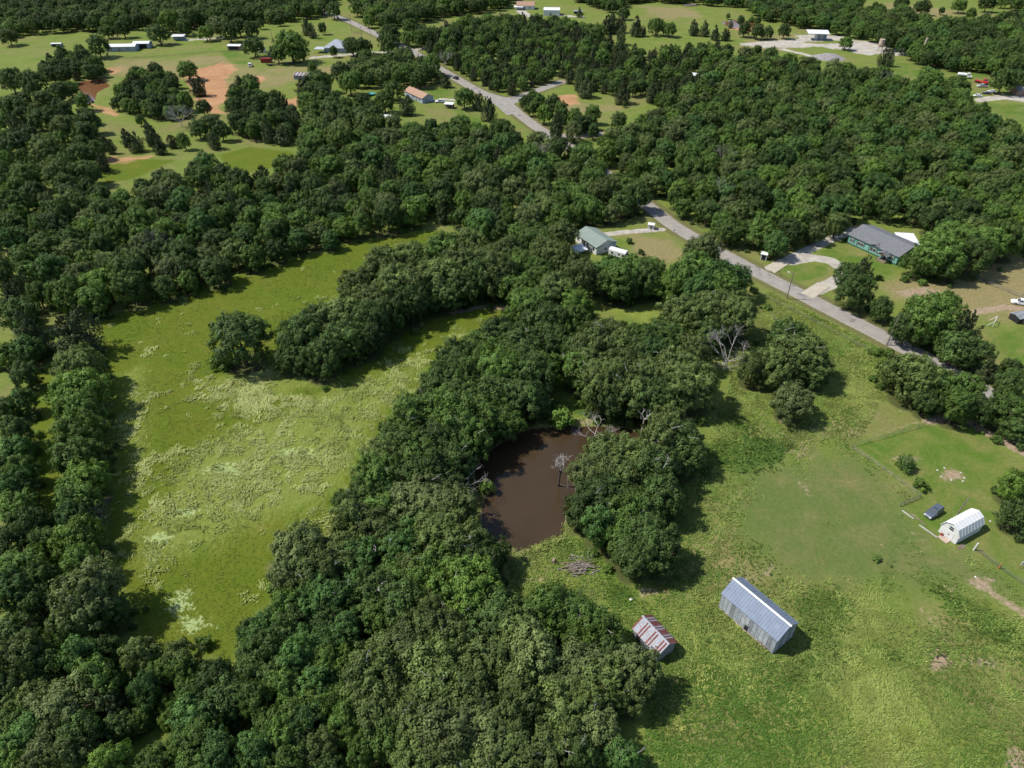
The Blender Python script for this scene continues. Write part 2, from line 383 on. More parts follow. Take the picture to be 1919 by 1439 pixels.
KEEP_DISCS = [(*G(x, y), r) for x, y, r in [(1306,146,9),(1268,287,7),(721,224,8),(782,185,14),(983,12,14),(1033,24,14),(383,26,16),(567,144,10),(620,88,16),(1660,450,16),(1690,448,12),(1115,462,15),(1755,511,8)]]
def shade(tone): return tone
for (key, phrase, poly, tones, (d0, d1), sp) in WOODS:
    STAND_WORD[key] = phrase
    zc = 5.2
    W = np.array([G(x, y, zc) for x, y in poly])
    x0, y0 = W.min(0); x1, y1 = W.max(0)
    rg = random.Random(hash(key) & 0xffff if False else sum(map(ord, key)))
    cell = 6.0; gridd = {}
    def near(X, Y):
        i, j = int(X // cell), int(Y // cell)
        for a in range(i-3, i+4):
            for b_ in range(j-3, j+4):
                for q in gridd.get((a, b_), ()): yield q
    for q in taken: gridd.setdefault((int(q[0]//cell), int(q[1]//cell)), []).append(q)
    area = (x1-x0) * (y1-y0); n_try = int(min(26000, area / 3.0))
    cand = np.column_stack([np.array([rg.uniform(x0, x1) for _ in range(n_try)]), np.array([rg.uniform(y0, y1) for _ in range(n_try)])])
    ok = in_poly(cand[:,0], cand[:,1], [tuple(p) for p in W])
    for (X, Y) in cand[ok]:
        tone = rg.choice(tones)
        d = rg.uniform(d0, d1) * (0.86 if tone == 'c' else 1.0) * (0.75 if rg.random() < 0.15 else 1.0)
        good = all((X-q[0])**2 + (Y-q[1])**2 > (sp * 0.5 * (d + q[2]))**2 for q in near(X, Y))
        if not good or not in_wood_ok(X, Y): continue
        if any((X-q[0])**2 + (Y-q[1])**2 < q[2]**2 for q in KEEP_DISCS): continue
        gridd.setdefault((int(X//cell), int(Y//cell)), []).append((X, Y, d)); taken.append((X, Y, d))
        p = PX(X, Y, 0.55 * tree_height(d, tone))
        TREES.append(dict(x=float(X), y=float(Y), d=d, tone=tone, stand=key, kind='cedar' if tone == 'c' else ('sapling' if d < 5.2 else 'oak'), px=p[0], py=p[1], apx=d * p[2]))

# ---------------------------------------------------------------- ground sheet
def axis_steps(segs):
    out = [segs[0][0]]
    for a, b_, st0, st1 in segs:
        x = a
        while x < b_ - 1e-6:
            f = (x - a) / (b_ - a); x = min(b_, x + st0 * (1 - f) + st1 * f); out.append(x)
    return np.array(sorted(set(np.round(out, 4))))
xs_pos = axis_steps([(0, 130, 0.95, 0.95), (130, 260, 0.95, 2.6), (260, 560, 2.6, 5.0), (560, 9000, 60, 900)])
GX = np.concatenate([-xs_pos[:0:-1], xs_pos])
GY = np.concatenate([axis_steps([(-4000, 20, 400, 8)])[:-1], axis_steps([(20, 240, 0.95, 1.0), (240, 420, 1.0, 2.4), (420, 760, 2.4, 5.0), (760, 9000, 50, 900)])])
NX, NY = len(GX), len(GY)
mesh_x, mesh_y = np.meshgrid(GX, GY)
MASK = {}
def get_mask(n):
    if n not in MASK: MASK[n] = np.zeros((NY, NX), dtype=np.float32)
    return MASK[n]
def sd_poly(P, X, Y):
    d2 = np.full(X.shape, 1e12); n = len(P)
    for i in range(n):
        ax, ay = P[i]; bx, by = P[(i+1) % n]
        dx, dy = bx-ax, by-ay; L2 = dx*dx+dy*dy + 1e-9
        t = np.clip(((X-ax)*dx + (Y-ay)*dy)/L2, 0, 1)
        d2 = np.minimum(d2, (X-ax-t*dx)**2 + (Y-ay-t*dy)**2)
    ins = in_poly(X, Y, P)
    return np.where(ins, 1, -1) * np.sqrt(d2)
def window(P, pad):
    P = np.array(P)
    i0, i1 = np.searchsorted(GX, [P[:,0].min()-pad, P[:,0].max()+pad]); j0, j1 = np.searchsorted(GY, [P[:,1].min()-pad, P[:,1].max()+pad])
    return slice(j0, j1+1), slice(i0, i1+1)
def paint(name, pts, soft=4.0, amt=1.0):
    P = [G(*p) for p in pts]; m = get_mask(name); w = window(P, soft + 2)
    sd = sd_poly(P, mesh_x[w], mesh_y[w])
    m[w] = np.maximum(m[w], np.clip(0.5 + sd / (2*soft), 0, 1) * amt)
def paint_line(name, pts, hw, soft=1.5, amt=1.0):
    P = [G(*p) for p in pts]; m = get_mask(name); w = window(P, hw + soft + 2)
    X, Y = mesh_x[w], mesh_y[w]; d2 = np.full(X.shape, 1e12)
    for (ax, ay), (bx, by) in zip(P[:-1], P[1:]):
        dx, dy = bx-ax, by-ay; L2 = dx*dx+dy*dy + 1e-9
        t = np.clip(((X-ax)*dx + (Y-ay)*dy)/L2, 0, 1); d2 = np.minimum(d2, (X-ax-t*dx)**2 + (Y-ay-t*dy)**2)
    m[w] = np.maximum(m[w], np.clip(0.5 + (hw - np.sqrt(d2)) / (2*soft), 0, 1) * amt)
def blob(name, x, y, w, h, soft=2.0, amt=1.0, rot=0):
    pts = []
    for i in range(12):
        a = 2*math.pi*i/12; r = 1 + 0.18*math.sin(3*a + x) + 0.12*math.sin(5*a + y)
        u, v = math.cos(a)*w/2*r, math.sin(a)*h/2*r; c_, s_ = math.cos(rot), math.sin(rot)
        pts.append((x + u*c_ - v*s_, y + u*s_ + v*c_))
    paint(name, pts, soft, amt)

# kinds of ground cover: meadow (yellow-olive), tall (pale lodged grass), lush (dark weeds), mown (grey-green), lawn, dry, soil, red, gravel
paint('meadow', [(185,600),(300,560),(430,520),(560,485),(680,450),(830,430),(840,470),(700,500),(640,550),(560,600),(960,575),(965,590),(900,610),(830,680),(760,760),(700,830),(640,930),(600,1010),(500,1060),(520,1110),(460,1180),(430,1240),(260,1200),(250,1130),(200,1050),(210,950),(215,850),(190,700)], 5)
paint('meadow', [(60,700),(110,680),(120,800),(110,920),(80,1020),(60,900)], 3); paint('meadow', [(45,1150),(95,1110),(105,1190),(60,1200)], 3)
paint('meadow', [(425,1360),(500,1340),(480,1400),(400,1400)], 2)
paint('meadow', [(410,290),(470,275),(550,285),(545,305),(440,330)], 6); paint('meadow', [(190,310),(270,298),(330,300),(250,335),(195,345)], 6)
paint('tall', [(205,700),(280,672),(292,720),(285,780),(300,850),(262,950),(240,1000),(215,940),(225,820)], 5, 0.9)
paint('tall', [(385,705),(470,690),(560,690),(660,700),(640,725),(560,740),(480,770),(400,760),(360,730)], 5, 0.9)
paint('tall', [(600,720),(720,690),(800,660),(810,690),(770,740),(720,790),(690,850),(650,930),(600,960),(500,990),(420,1030),(330,1060),(250,1070),(228,1010),(300,920),(330,850),(420,800),(520,770)], 7)
paint('tall', [(640,700),(760,670),(860,610),(900,590),(880,620),(800,690),(720,740)], 6, 0.62)
paint('palepatch', [(328,1110),(355,1098),(360,1140),(345,1150),(308,1148)], 2.2, 0.85); paint('palepatch', [(330,1158),(370,1155),(412,1172),(372,1180),(350,1190)], 2.2, 0.85)
blob('palepatch', 350, 960, 60, 24, 1.6, 0.7); blob('palepatch', 420, 880, 90, 30, 1.6, 0.65); blob('palepatch', 300, 1010, 60, 30, 1.6, 0.7); blob('palepatch', 560, 850, 120, 30, 1.6, 0.55)
paint('tall', [(960,1060),(1050,1080),(1130,1100),(1150,1160),(1230,1260),(1260,1360),(1210,1439),(1919,1460),(1919,1240),(1700,1150),(1560,1120),(1420,1080),(1300,1000),(1330,920),(1270,930),(1280,1060),(1180,1090)], 9, 0.52)
paint('tall', [(1400,570),(1460,560),(1640,650),(1680,700),(1640,760),(1530,800),(1420,810),(1320,790),(1370,740),(1540,740),(1570,700),(1500,600),(1430,610)], 6, 0.72)
paint('tall', [(1280,880),(1320,930),(1300,1010),(1260,1060),(1250,960)], 5, 0.7); paint('tall', [(1190,1180),(1290,1170),(1400,1240),(1440,1290),(1300,1330),(1270,1260)], 6, 0.72)
paint('tall', [(1080,535),(1140,560),(1250,590),(1230,600),(1120,575)], 3, 0.7)
paint('fresh', [(1395,560),(1450,548),(1560,600),(1660,655),(1690,690),(1650,745),(1560,790),(1440,810),(1330,800),(1360,740),(1520,760),(1575,700),(1500,600),(1430,620)], 5)
paint('fresh', [(1190,1175),(1290,1165),(1390,1230),(1420,1290),(1330,1340),(1250,1439),(1215,1439),(1250,1330),(1275,1260)], 5, 0.8); paint('fresh', [(1265,900),(1330,900),(1320,960),(1290,1060),(1250,1040),(1285,960)], 4, 0.8); paint('fresh', [(960,1050),(1040,1015),(1120,1020),(1130,1080),(1040,1110),(970,1110)], 4, 0.8); paint('fresh', [(1080,540),(1130,545),(1250,592),(1230,606),(1120,580)], 3); paint('fresh', [(1500,1330),(1700,1300),(1850,1380),(1800,1460),(1500,1460)], 8, 0.6)
paint('lush', [(1320,830),(1400,812),(1490,830),(1460,868),(1400,885),(1330,870)], 3); paint('lush', [(1340,760),(1440,790),(1420,820),(1330,800)], 4, 0.7)
paint('lush', [(1500,1120),(1570,1095),(1600,1140),(1570,1190),(1600,1240),(1540,1290),(1480,1270),(1520,1200)], 4); paint('lush', [(1730,1095),(1790,1100),(1919,1200),(1919,1240),(1830,1180)], 3, 0.9)
paint('lush', [(965,1045),(1040,1010),(1110,1015),(1140,1040),(1120,1080),(1040,1050),(1000,1060)], 3, 0.8); paint('lush', [(1130,1090),(1180,1080),(1200,1130),(1150,1150)], 3, 0.75); paint('lush', [(1640,1060),(1670,1050),(1680,1090),(1650,1100)], 3, 0.7)
paint('lush', [(1020,745),(1110,760),(1120,785),(1040,780)], 3, 0.8); paint('lush', [(1440,600),(1560,640),(1640,690),(1560,660)], 2, 0.5); blob('lush', 1250, 1400, 90, 60, 4, 0.7); blob('lush', 1400, 1400, 150, 50, 5, 0.65); blob('lush', 1640, 1230, 120, 60, 5, 0.7)
paint('mown', [(1390,880),(1600,842),(1725,938),(1690,955),(1760,1015),(1830,1040),(1919,1110),(1880,1110),(1700,1100),(1500,1090),(1430,1060),(1370,960)], 9)
paint('lawn', [(1605,832),(1780,772),(1919,870),(1990,1000),(1960,1090),(1870,1060),(1770,1000),(1692,945),(1728,930)], 2.5)
paint('lawn', [(1850,640),(1919,610),(2000,640),(2000,720),(1880,690)], 3); paint('lawn', [(1450,500),(1500,490),(1550,500),(1555,515),(1480,535),(1455,512)], 1.5, 0.8); paint('lawn', [(1535,475),(1590,445),(1690,500),(1650,525),(1590,500)], 2)
paint('lawn', [(612,170),(660,165),(720,195),(710,215),(670,200)], 3); paint('lawn', [(800,170),(860,165),(850,180),(810,185)], 3); paint('lawn', [(850,205),(900,200),(920,225),(870,235)], 3)
paint('lawn', [(1665,120),(1740,115),(1800,120),(1919,125),(1919,145),(1780,150),(1690,155)], 5); paint('lawn', [(1832,190),(1919,195),(1990,230),(1900,230)], 5); paint('lawn', [(410,95),(460,92),(470,120),(430,120)], 4, 0.8)
paint('dry', [(1180,440),(1260,450),(1290,480),(1240,500),(1180,470)], 4); paint('dry', [(1640,530),(1800,490),(1919,470),(2000,500),(1919,600),(1840,600),(1760,560),(1680,560)], 5, 0.9); paint('dry', [(1100,440),(1210,430),(1220,440),(1130,450)], 2, 0.6)
paint('dry', [(1280,900),(1340,930),(1420,1060),(1380,1090),(1300,1060),(1320,980)], 5, 0.62); paint('dry', [(1660,1160),(1780,1180),(1870,1280),(1919,1330),(1919,1420),(1800,1330)], 7, 0.62); paint('dry', [(1620,850),(1680,840),(1700,880),(1650,880)], 3, 0.55)
paint('dry', [(190,115),(430,100),(480,125),(600,120),(700,110),(690,130),(560,150),(450,190),(330,150),(200,140)], 8, 0.62); paint('dry', [(1400,68),(1500,60),(1540,85),(1440,100),(1390,85)], 5, 0.6); paint('dry', [(1660,5),(1760,15),(1860,28),(1720,35),(1640,25)], 8, 0.7); paint('dry', [(1190,8),(1300,15),(1330,35),(1230,35)], 8, 0.7); paint('dry', [(1030,185),(1130,195),(1200,200),(1120,215),(1040,210)], 5, 0.7)
for a in [(1785,890,42,20),(1760,1238,46,42),(1838,1092,44,24),(1905,1425,40,60),(1700,860,50,8),(1215,1108,40,14),(700,1185,30,20),(410,1360,40,14),(930,790,50,8),(1100,790,70,6),(480,1290,24,16),(1010,1085,50,8),(1840,1240,60,12),(1100,520,30,10),(350,1300,20,10)]:
    blob('soil', *a[:4], soft=1.8, amt=0.95)
paint_line('soil', [(1495,903),(1508,914),(1518,928)], 0.5, 1.0, 0.8); paint_line('soil', [(1830,1088),(1860,1112),(1890,1132),(1930,1155)], 0.9, 1.3, 0.9); paint_line('soil', [(1632,1003),(1655,1022)], 0.4, 1.2, 0.7); paint_line('soil', [(1700,990),(1740,1025)], 0.5, 1.4, 0.62); paint_line('soil', [(1725,1140),(1770,1185),(1800,1230)], 0.8, 2.0, 0.6)
for a in [(1300,930,60,70),(1360,1010,80,80),(1480,1010,60,50),(1560,890,60,40),(1640,1000,70,60),(1490,1255,60,30),(1330,1090,70,40),(1290,1380,70,40),(1700,1040,70,40),(1850,1300,90,60)]: blob('dry', *a, soft=4.0, amt=0.66)
paint_line('soil', [(1740,790),(1765,782),(1790,772),(1830,800),(1919,850)], 1.4, 1.2, 0.9); paint_line('soil', [(1600,838),(1660,880),(1720,925)], 0.35, 0.8, 0.8); paint_line('soil', [(1640,815),(1740,785)], 0.4, 0.8, 0.7)
paint_line('soil', [(1690,640),(1760,690),(1850,760)], 1.2, 1.0, 0.7); paint_line('soil', [(1830,585),(1880,575),(1919,580)], 1.6, 1.2, 0.9); paint_line('soil', [(1460,790),(1700,770)], 0.5, 1.0, 0.62); paint_line('soil', [(1360,1090),(1430,1080),(1450,1060)], 0.6, 0.8, 0.7)
paint('soil', [(1410,425),(1540,425),(1600,420),(1670,430),(1600,428)], 2, 0.7); paint('soil', [(1670,545),(1740,535),(1770,550),(1700,560)], 2, 0.7); paint_line('soil', [(850,585),(900,575),(955,578)], 1.5, 1.5, 0.8)
for p in [[(340,135),(420,115),(445,130),(425,150),(440,178),(400,200),(370,185),(350,160)],[(195,125),(225,128),(215,140),(195,138)],[(190,295),(280,295),(230,305),(190,305)],[(535,188),(560,182),(562,200),(540,202)],[(1030,178),(1075,178),(1090,195),(1050,198)],[(150,150),(200,148),(200,160),(170,165)],[(175,195),(200,200),(215,215),(180,210)],[(1360,45),(1410,48),(1405,60),(1365,55)],[(360,185),(400,180),(420,215),(385,210)],[(300,200),(320,195),(325,205),(305,210)],[(480,140),(505,150),(490,158),(475,150)]]:
    paint('red', p, 4.5, 0.9)
paint_line('gravel', [(1395,83),(1480,76),(1560,73),(1620,79),(1660,84)], 3.6, 2.0); paint_line('gravel', [(1430,88),(1520,83),(1600,92),(1660,99),(1722,102)], 3.4, 2.0); paint_line('gravel', [(1465,92),(1510,102),(1545,112)], 2.6, 1.6, 0.9); blob('gravel', 1535, 71, 95, 13, 3); blob('gravel', 1690, 98, 75, 15, 3); blob('gravel', 1630, 95, 80, 14, 3, 0.95); blob('gravel', 1470, 83, 130, 15, 4, 0.85); blob('gravel', 1600, 86, 170, 15, 4, 0.8)
paint('gravel', [(1825,185),(1870,178),(1919,180),(1990,190),(1990,200),(1880,186),(1830,192)], 2)
paint_line('gravel', [(1445,503),(1465,492),(1520,466),(1560,447),(1605,430)], 2.0, 0.8); paint_line('gravel', [(1480,490),(1520,482),(1555,488),(1580,503),(1588,515),(1560,530),(1530,545)], 2.6, 0.8); paint_line('gravel', [(1240,430),(1180,434),(1125,440)], 1.6, 0.6)
paint_line('gravel', [(767,97),(700,98),(640,103),(585,108)], 2.6, 1.0); paint_line('gravel', [(800,90),(770,95)], 2.2, 1); paint_line('gravel', [(830,108),(810,107),(790,108)], 1.8, 1); paint_line('gravel', [(345,75),(380,73),(420,70)], 3.0, 1.5); paint_line('gravel', [(860,187),(830,186),(815,188)], 1.4, 0.8)
paint_line('gravel', [(975,20),(990,30),(1010,32)], 4, 1.5); paint_line('gravel', [(1040,28),(1090,32)], 3, 1.5); paint_line('gravel', [(1105,300),(1115,312),(1105,325)], 1.5, 1.0, 0.8)
for nm, (pts, hw) in ROADS.items():
    paint_line('verge', pts, hw + 2.6, 1.6); paint_line('soil', pts, hw + 0.5, 0.7, 0.62)
PONDS = [
 ('pond', [(962,812),(1000,800),(1060,796),(1120,797),(1180,800),(1205,812),(1190,845),(1120,880),(1090,930),(1062,960),(1058,1000),(1005,1024),(966,1034),(925,1012),(900,985),(902,948),(915,915),(890,900),(885,870),(915,845)]),
 ('far_pond', [(150,152),(190,148),(207,160),(182,172),(176,190),(162,196),(158,175),(140,165)]),
 ('far_pond', [(1352,42),(1375,36),(1405,40),(1425,48),(1400,54),(1365,50)]),
]
pond_sd = np.full((NY, NX), -99.0); MASK_SHORE = 'shore'
for nm, pts in PONDS:
    P = [G(*p) for p in pts]; w = window(P, 8)
    pond_sd[w] = np.maximum(pond_sd[w], sd_poly(P, mesh_x[w], mesh_y[w]))
    m = get_mask('soil'); m[w] = np.maximum(m[w], np.clip(0.62 - np.abs(pond_sd[w]-0.3)/2.2, 0, 1))
get_mask('shore')[:] = np.clip(1 - np.abs(pond_sd + 1.0)/1.5, 0, 1)
# leaf litter under the trees
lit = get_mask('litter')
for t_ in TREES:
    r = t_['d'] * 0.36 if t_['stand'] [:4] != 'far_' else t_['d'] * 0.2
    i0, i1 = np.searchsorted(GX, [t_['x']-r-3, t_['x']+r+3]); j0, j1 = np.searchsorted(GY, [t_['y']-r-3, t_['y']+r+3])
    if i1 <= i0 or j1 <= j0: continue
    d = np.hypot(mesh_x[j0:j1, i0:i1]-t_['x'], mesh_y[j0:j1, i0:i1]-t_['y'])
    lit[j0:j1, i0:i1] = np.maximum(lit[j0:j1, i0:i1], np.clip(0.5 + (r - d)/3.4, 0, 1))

def smooth_noise(shape_xy, scale, seed):
    """value noise on the map"""
    X, Y = shape_xy; r2 = np.random.default_rng(seed); T = r2.random((256, 256))
    u, v = X/scale, Y/scale; i, j = np.floor(u).astype(int), np.floor(v).astype(int); fu, fv = u-i, v-j
    fu, fv = fu*fu*(3-2*fu), fv*fv*(3-2*fv); i %= 256; j %= 256; i2, j2 = (i+1) % 256, (j+1) % 256
    return (T[j,i]*(1-fu)+T[j,i2]*fu)*(1-fv) + (T[j2,i]*(1-fu)+T[j2,i2]*fu)*fv
flat = np.maximum.reduce([get_mask('verge'), get_mask('gravel'), np.clip(get_mask('lawn'), 0, 1), get_mask('mown')*0.8])
rough_amt = (0.10 + 0.30*get_mask('tall') + 0.28*get_mask('lush')) * (1 - np.clip(flat, 0, 1))
near_f = np.clip((420 - mesh_y)/200, 0, 1)
gz = (smooth_noise((mesh_x, mesh_y), 2.1, 1)-0.5 + 0.8*(smooth_noise((mesh_x, mesh_y), 4.7, 2)-0.5)) * rough_amt * near_f
gz = np.where(pond_sd > -1.5, gz*0.2, gz) - np.clip((pond_sd+0.6)/3.0, 0, 1)*1.1
gV = np.column_stack([mesh_x.ravel(), mesh_y.ravel(), gz.ravel()])
ii = np.arange(NX-1)[None, :] + NX*np.arange(NY-1)[:, None]
gF = np.stack([ii, ii+1, ii+1+NX, ii+NX], axis=-1).reshape(-1, 4)
ground_me = np_mesh('ground', gV, gF, None, True)
for n_, m in MASK.items():
    a = ground_me.attributes.new('z_' + n_, 'FLOAT', 'POINT'); a.data.foreach_set('value', m.ravel())
def ground_h(X, Y):
    i = np.clip(np.searchsorted(GX, X)-1, 0, NX-2); j = np.clip(np.searchsorted(GY, Y)-1, 0, NY-2)
    fx = (X-GX[i])/(GX[i+1]-GX[i]); fy = (Y-GY[j])/(GY[j+1]-GY[j])
    return (gz[j,i]*(1-fx)+gz[j,i+1]*fx)*(1-fy) + (gz[j+1,i]*(1-fx)+gz[j+1,i+1]*fx)*fy
def mask_at(n, X, Y):
    i = np.clip(np.searchsorted(GX, X), 0, NX-1); j = np.clip(np.searchsorted(GY, Y), 0, NY-1)
    return MASK[n][j, i]

gm, t, b = mat_new('ground_cover')
co = N(t, 'ShaderNodeTexCoord').outputs['Object']
n_big = noise_node(t, co, 0.035, 5, 0.65, 0.6); n_med = noise_node(t, co, 0.085, 5, 0.68, 0.5); n_mid = noise_node(t, co, 0.22, 5, 0.65, 0.4); n_fine = noise_node(t, co, 1.1, 6, 0.72, 0.2); n_grain = noise_node(t, co, 4.5, 4, 0.75)
mp = N(t, 'ShaderNodeMapping'); mp.inputs['Scale'].default_value = (1.0, 0.32, 1.0); mp.inputs['Rotation'].default_value = (0, 0, 0.5); t.links.new(co, mp.inputs[0])
n_streak = noise_node(t, mp.outputs[0], 1.6, 5, 0.7, 1.2)
def zmask(n_, amp, width, nz=None, off=0.0):
    a = N(t, 'ShaderNodeAttribute', attribute_name='z_' + n_)
    nz = nz or n_mid
    s_ = math_node(t, 'ADD', a.outputs['Fac'], math_node(t, 'MULTIPLY', math_node(t, 'SUBTRACT', nz, 0.5), amp))
    mr = N(t, 'ShaderNodeMapRange', interpolation_type='SMOOTHSTEP')
    mr.inputs['From Min'].default_value = 0.5 + off - width; mr.inputs['From Max'].default_value = 0.5 + off + width
    t.links.new(s_, mr.inputs['Value']); return mr.outputs[0]
def two(c0, c1, nz, p0=0.32, p1=0.68): return ramp2(t, nz, c0, c1, p0, p1)
col = mixc(t, two((0,0,0), (1,1,1), n_med, 0.35, 0.65), two((0.080, 0.138, 0.018), (0.148, 0.184, 0.038), n_mid), two((0.102, 0.154, 0.022), (0.200, 0.208, 0.060), n_fine))
col = mixc(t, math_node(t, 'MULTIPLY', two((0,0,0), (1,1,1), n_big, 0.48, 0.68), 0.65), col, two((0.150, 0.120, 0.050), (0.240, 0.190, 0.095), n_fine))
col = mixc(t, zmask('meadow', 0.5, 0.12), col, mixc(t, n_mid, two((0.063, 0.108, 0.008), (0.112, 0.144, 0.016), n_fine), two((0.084, 0.120, 0.009), (0.146, 0.138, 0.021), n_med, 0.40, 0.70)))
col = mixc(t, math_node(t, 'MULTIPLY', zmask('fresh', 0.9, 0.25), 0.85), col, mixc(t, n_mid, two((0.098, 0.150, 0.018), (0.165, 0.205, 0.034), n_fine), two((0.150, 0.190, 0.028), (0.250, 0.262, 0.070), n_fine)))
col = mixc(t, math_node(t, 'MULTIPLY', zmask('dry', 1.4, 0.32, n_med), 0.85), col, two((0.165, 0.138, 0.056), (0.285, 0.225, 0.120), n_fine))
col = mixc(t, math_node(t, 'MULTIPLY', zmask('mown', 0.9, 0.35), 0.9), col, mixc(t, two((0,0,0), (1,1,1), n_med, 0.46, 0.72), two((0.076, 0.112, 0.028), (0.116, 0.146, 0.044), n_fine), two((0.120, 0.132, 0.042), (0.190, 0.165, 0.072), n_fine)))
col = mixc(t, zmask('lawn', 0.4, 0.15), col, mixc(t, two((0,0,0), (1,1,1), n_med, 0.42, 0.66), two((0.066, 0.124, 0.016), (0.098, 0.155, 0.024), n_fine), two((0.125, 0.150, 0.034), (0.210, 0.190, 0.068), n_fine)))
col = mixc(t, math_node(t, 'MULTIPLY', zmask('tall', 1.9, 0.3, n_streak, 0.2), 0.6), col, two((0.150, 0.195, 0.036), (0.245, 0.275, 0.080), n_fine))
col = mixc(t, zmask('palepatch', 1.9, 0.08, n_fine), col, two((0.220, 0.290, 0.100), (0.320, 0.375, 0.160), n_fine))
col = mixc(t, zmask('lush', 1.1, 0.2), col, two((0.036, 0.070, 0.014), (0.078, 0.125, 0.022), n_fine))
col = mixc(t, zmask('verge', 0.5, 0.2), col, two((0.085, 0.105, 0.030), (0.160, 0.140, 0.060), n_fine))
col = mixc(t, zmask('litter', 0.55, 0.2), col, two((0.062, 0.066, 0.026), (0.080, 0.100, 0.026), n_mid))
col = mixc(t, zmask('soil', 1.2, 0.22, n_fine, 0.02), col, two((0.205, 0.145, 0.090), (0.380, 0.290, 0.205), n_fine))
col = mixc(t, zmask('red', 2.0, 0.2, n_med), col, mixc(t, n_mid, two((0.260, 0.115, 0.045), (0.440, 0.270, 0.150), n_fine), two((0.290, 0.140, 0.060), (0.440, 0.270, 0.150), n_med)))
col = mixc(t, zmask('gravel', 0.8, 0.16), col, two((0.280, 0.250, 0.205), (0.460, 0.430, 0.380), n_mid))
gr = N(t, 'ShaderNodeMapRange'); gr.inputs['From Min'].default_value = 0.25; gr.inputs['From Max'].default_value = 0.75; gr.inputs['To Min'].default_value = 0.72; gr.inputs['To Max'].default_value = 1.2
t.links.new(n_grain, gr.inputs['Value'])
sc_ = N(t, 'ShaderNodeVectorMath', operation='SCALE'); t.links.new(col, sc_.inputs[0]); t.links.new(gr.outputs[0], sc_.inputs['Scale'])
t.links.new(sc_.outputs[0], b.inputs['Base Color']); b.inputs['Roughness'].default_value = 0.95; b.inputs['Specular IOR Level'].default_value = 0.1
hgt = math_node(t, 'ADD', math_node(t, 'MULTIPLY', n_fine, 0.7), math_node(t, 'MULTIPLY', n_grain, 0.3))
bump(t, b, hgt, 0.8, 0.35)
ground_me.materials.append(gm)
tag(new_obj('ground', ground_me), 'grassy ground of meadow, pasture and lawn', kind='structure')

# ---------------------------------------------------------------- water
wm, t, b = mat_new('muddy_water')
co = N(t, 'ShaderNodeTexCoord').outputs['Object']
t.links.new(ramp2(t, noise_node(t, co, 0.06, 3), (0.041, 0.027, 0.014), (0.050, 0.033, 0.018)), b.inputs['Base Color'])
b.inputs['Roughness'].default_value = 0.05; b.inputs['IOR'].default_value = 1.33; b.inputs['Specular IOR Level'].default_value = 0.45
bump(t, b, noise_node(t, co, 1.5, 3), 0.05, 0.05)
wm2 = plain('red_muddy_water', (0.16, 0.075, 0.035), 0.12, var=0.1, scale=0.05, spec=0.5)
for k, (nm, pts) in enumerate(PONDS):
    P = np.array([G(*p) for p in pts]); c_ = P.mean(0); P = c_ + (P-c_)*1.06
    Vp = [(x, y, -0.28) for x, y in P] + [(c_[0], c_[1], -0.28)]
    if sum(P[i][0]*P[(i+1) % len(P)][1] - P[(i+1) % len(P)][0]*P[i][1] for i in range(len(P))) < 0: Vp = Vp[:-1][::-1] + Vp[-1:]
    n = len(P)
    o = MB().add(Vp, [(i, (i+1) % n, n) for i in range(n)]).build(nm, wm if k == 0 else wm2)
    tag(o, ['brown muddy pond ringed by oaks', 'small red-brown pond beside the bare red earth', 'small far pond at the edge of the cedar pasture'][k], kind='structure')

# ---------------------------------------------------------------- roads
am, t, b = mat_new('worn_asphalt')
co = N(t, 'ShaderNodeTexCoord').outputs['Object']
c1 = ramp2(t, noise_node(t, co, 0.35, 5, 0.65), (0.200, 0.182, 0.160), (0.310, 0.285, 0.250), 0.3, 0.7)
c1 = mixc(t, ramp2(t, noise_node(t, co, 0.12, 3, 0.6, 0.8), (0,0,0), (1,1,1), 0.6, 0.66), c1, (0.120, 0.112, 0.105))
t.links.new(mixc(t, 0.35, c1, ramp2(t, noise_node(t, co, 6, 3, 0.7), (0.13,0.12,0.11), (0.36,0.335,0.305)), 'MIX'), b.inputs['Base Color'])
b.inputs['Roughness'].default_value = 0.9; b.inputs['Specular IOR Level'].default_value = 0.15
def dense(P, step=4.0):
    P = [Vector((*p, 0)) for p in P]; Q = []
    for i in range(len(P)-1):
        p0 = P[max(i-1, 0)]; p1 = P[i]; p2 = P[i+1]; p3 = P[min(i+2, len(P)-1)]
        n = max(2, int((p2-p1).length/step))
        for k in range(n):
            u = k/n
            Q.append(0.5*((2*p1) + (p2-p0)*u + (2*p0-5*p1+4*p2-p3)*u*u + (3*p1-p0-3*p2+p3)*u**3))
    Q.append(P[-1]); return Q
def strip(name, P, hw, z, mat, jitter=0.0, edge=0.06):
    Q = dense(P); V = []; F = []; r = random.Random(len(P))
    for i, q in enumerate(Q):
        d = (Q[min(i+1, len(Q)-1)] - Q[max(i-1, 0)]).normalized(); nrm = Vector((-d.y, d.x, 0))
        a, c = hw + r.uniform(-jitter, jitter), hw + r.uniform(-jitter, jitter)
        V += [q + nrm*(a+0.25) + Vector((0,0,-edge)), q + nrm*a + Vector((0,0,z)), q + Vector((0,0,z+0.04)), q - nrm*c + Vector((0,0,z)), q - nrm*(c+0.25) + Vector((0,0,-edge))]
    for i in range(len(Q)-1):
        for k in range(4):
            F.append((5*i+k, 5*i+k+1, 5*(i+1)+k+1, 5*(i+1)+k))
    F = [f[::-1] if True else f for f in F]
    return MB().add(V, F).build(name, mat, smooth=False)
for nm, (pts, hw) in ROADS.items():
    o = strip(nm, [G(*p) for p in pts], hw, {'county_road': 0.075, 'side_road': 0.066, 'branch_road': 0.058}[nm], am, 0.12)
    tag(o, {'county_road': 'worn grey road running past the green house', 'side_road': 'short grey side road among trees', 'branch_road': 'pale branch road leaving the wide junction'}[nm], kind='structure')
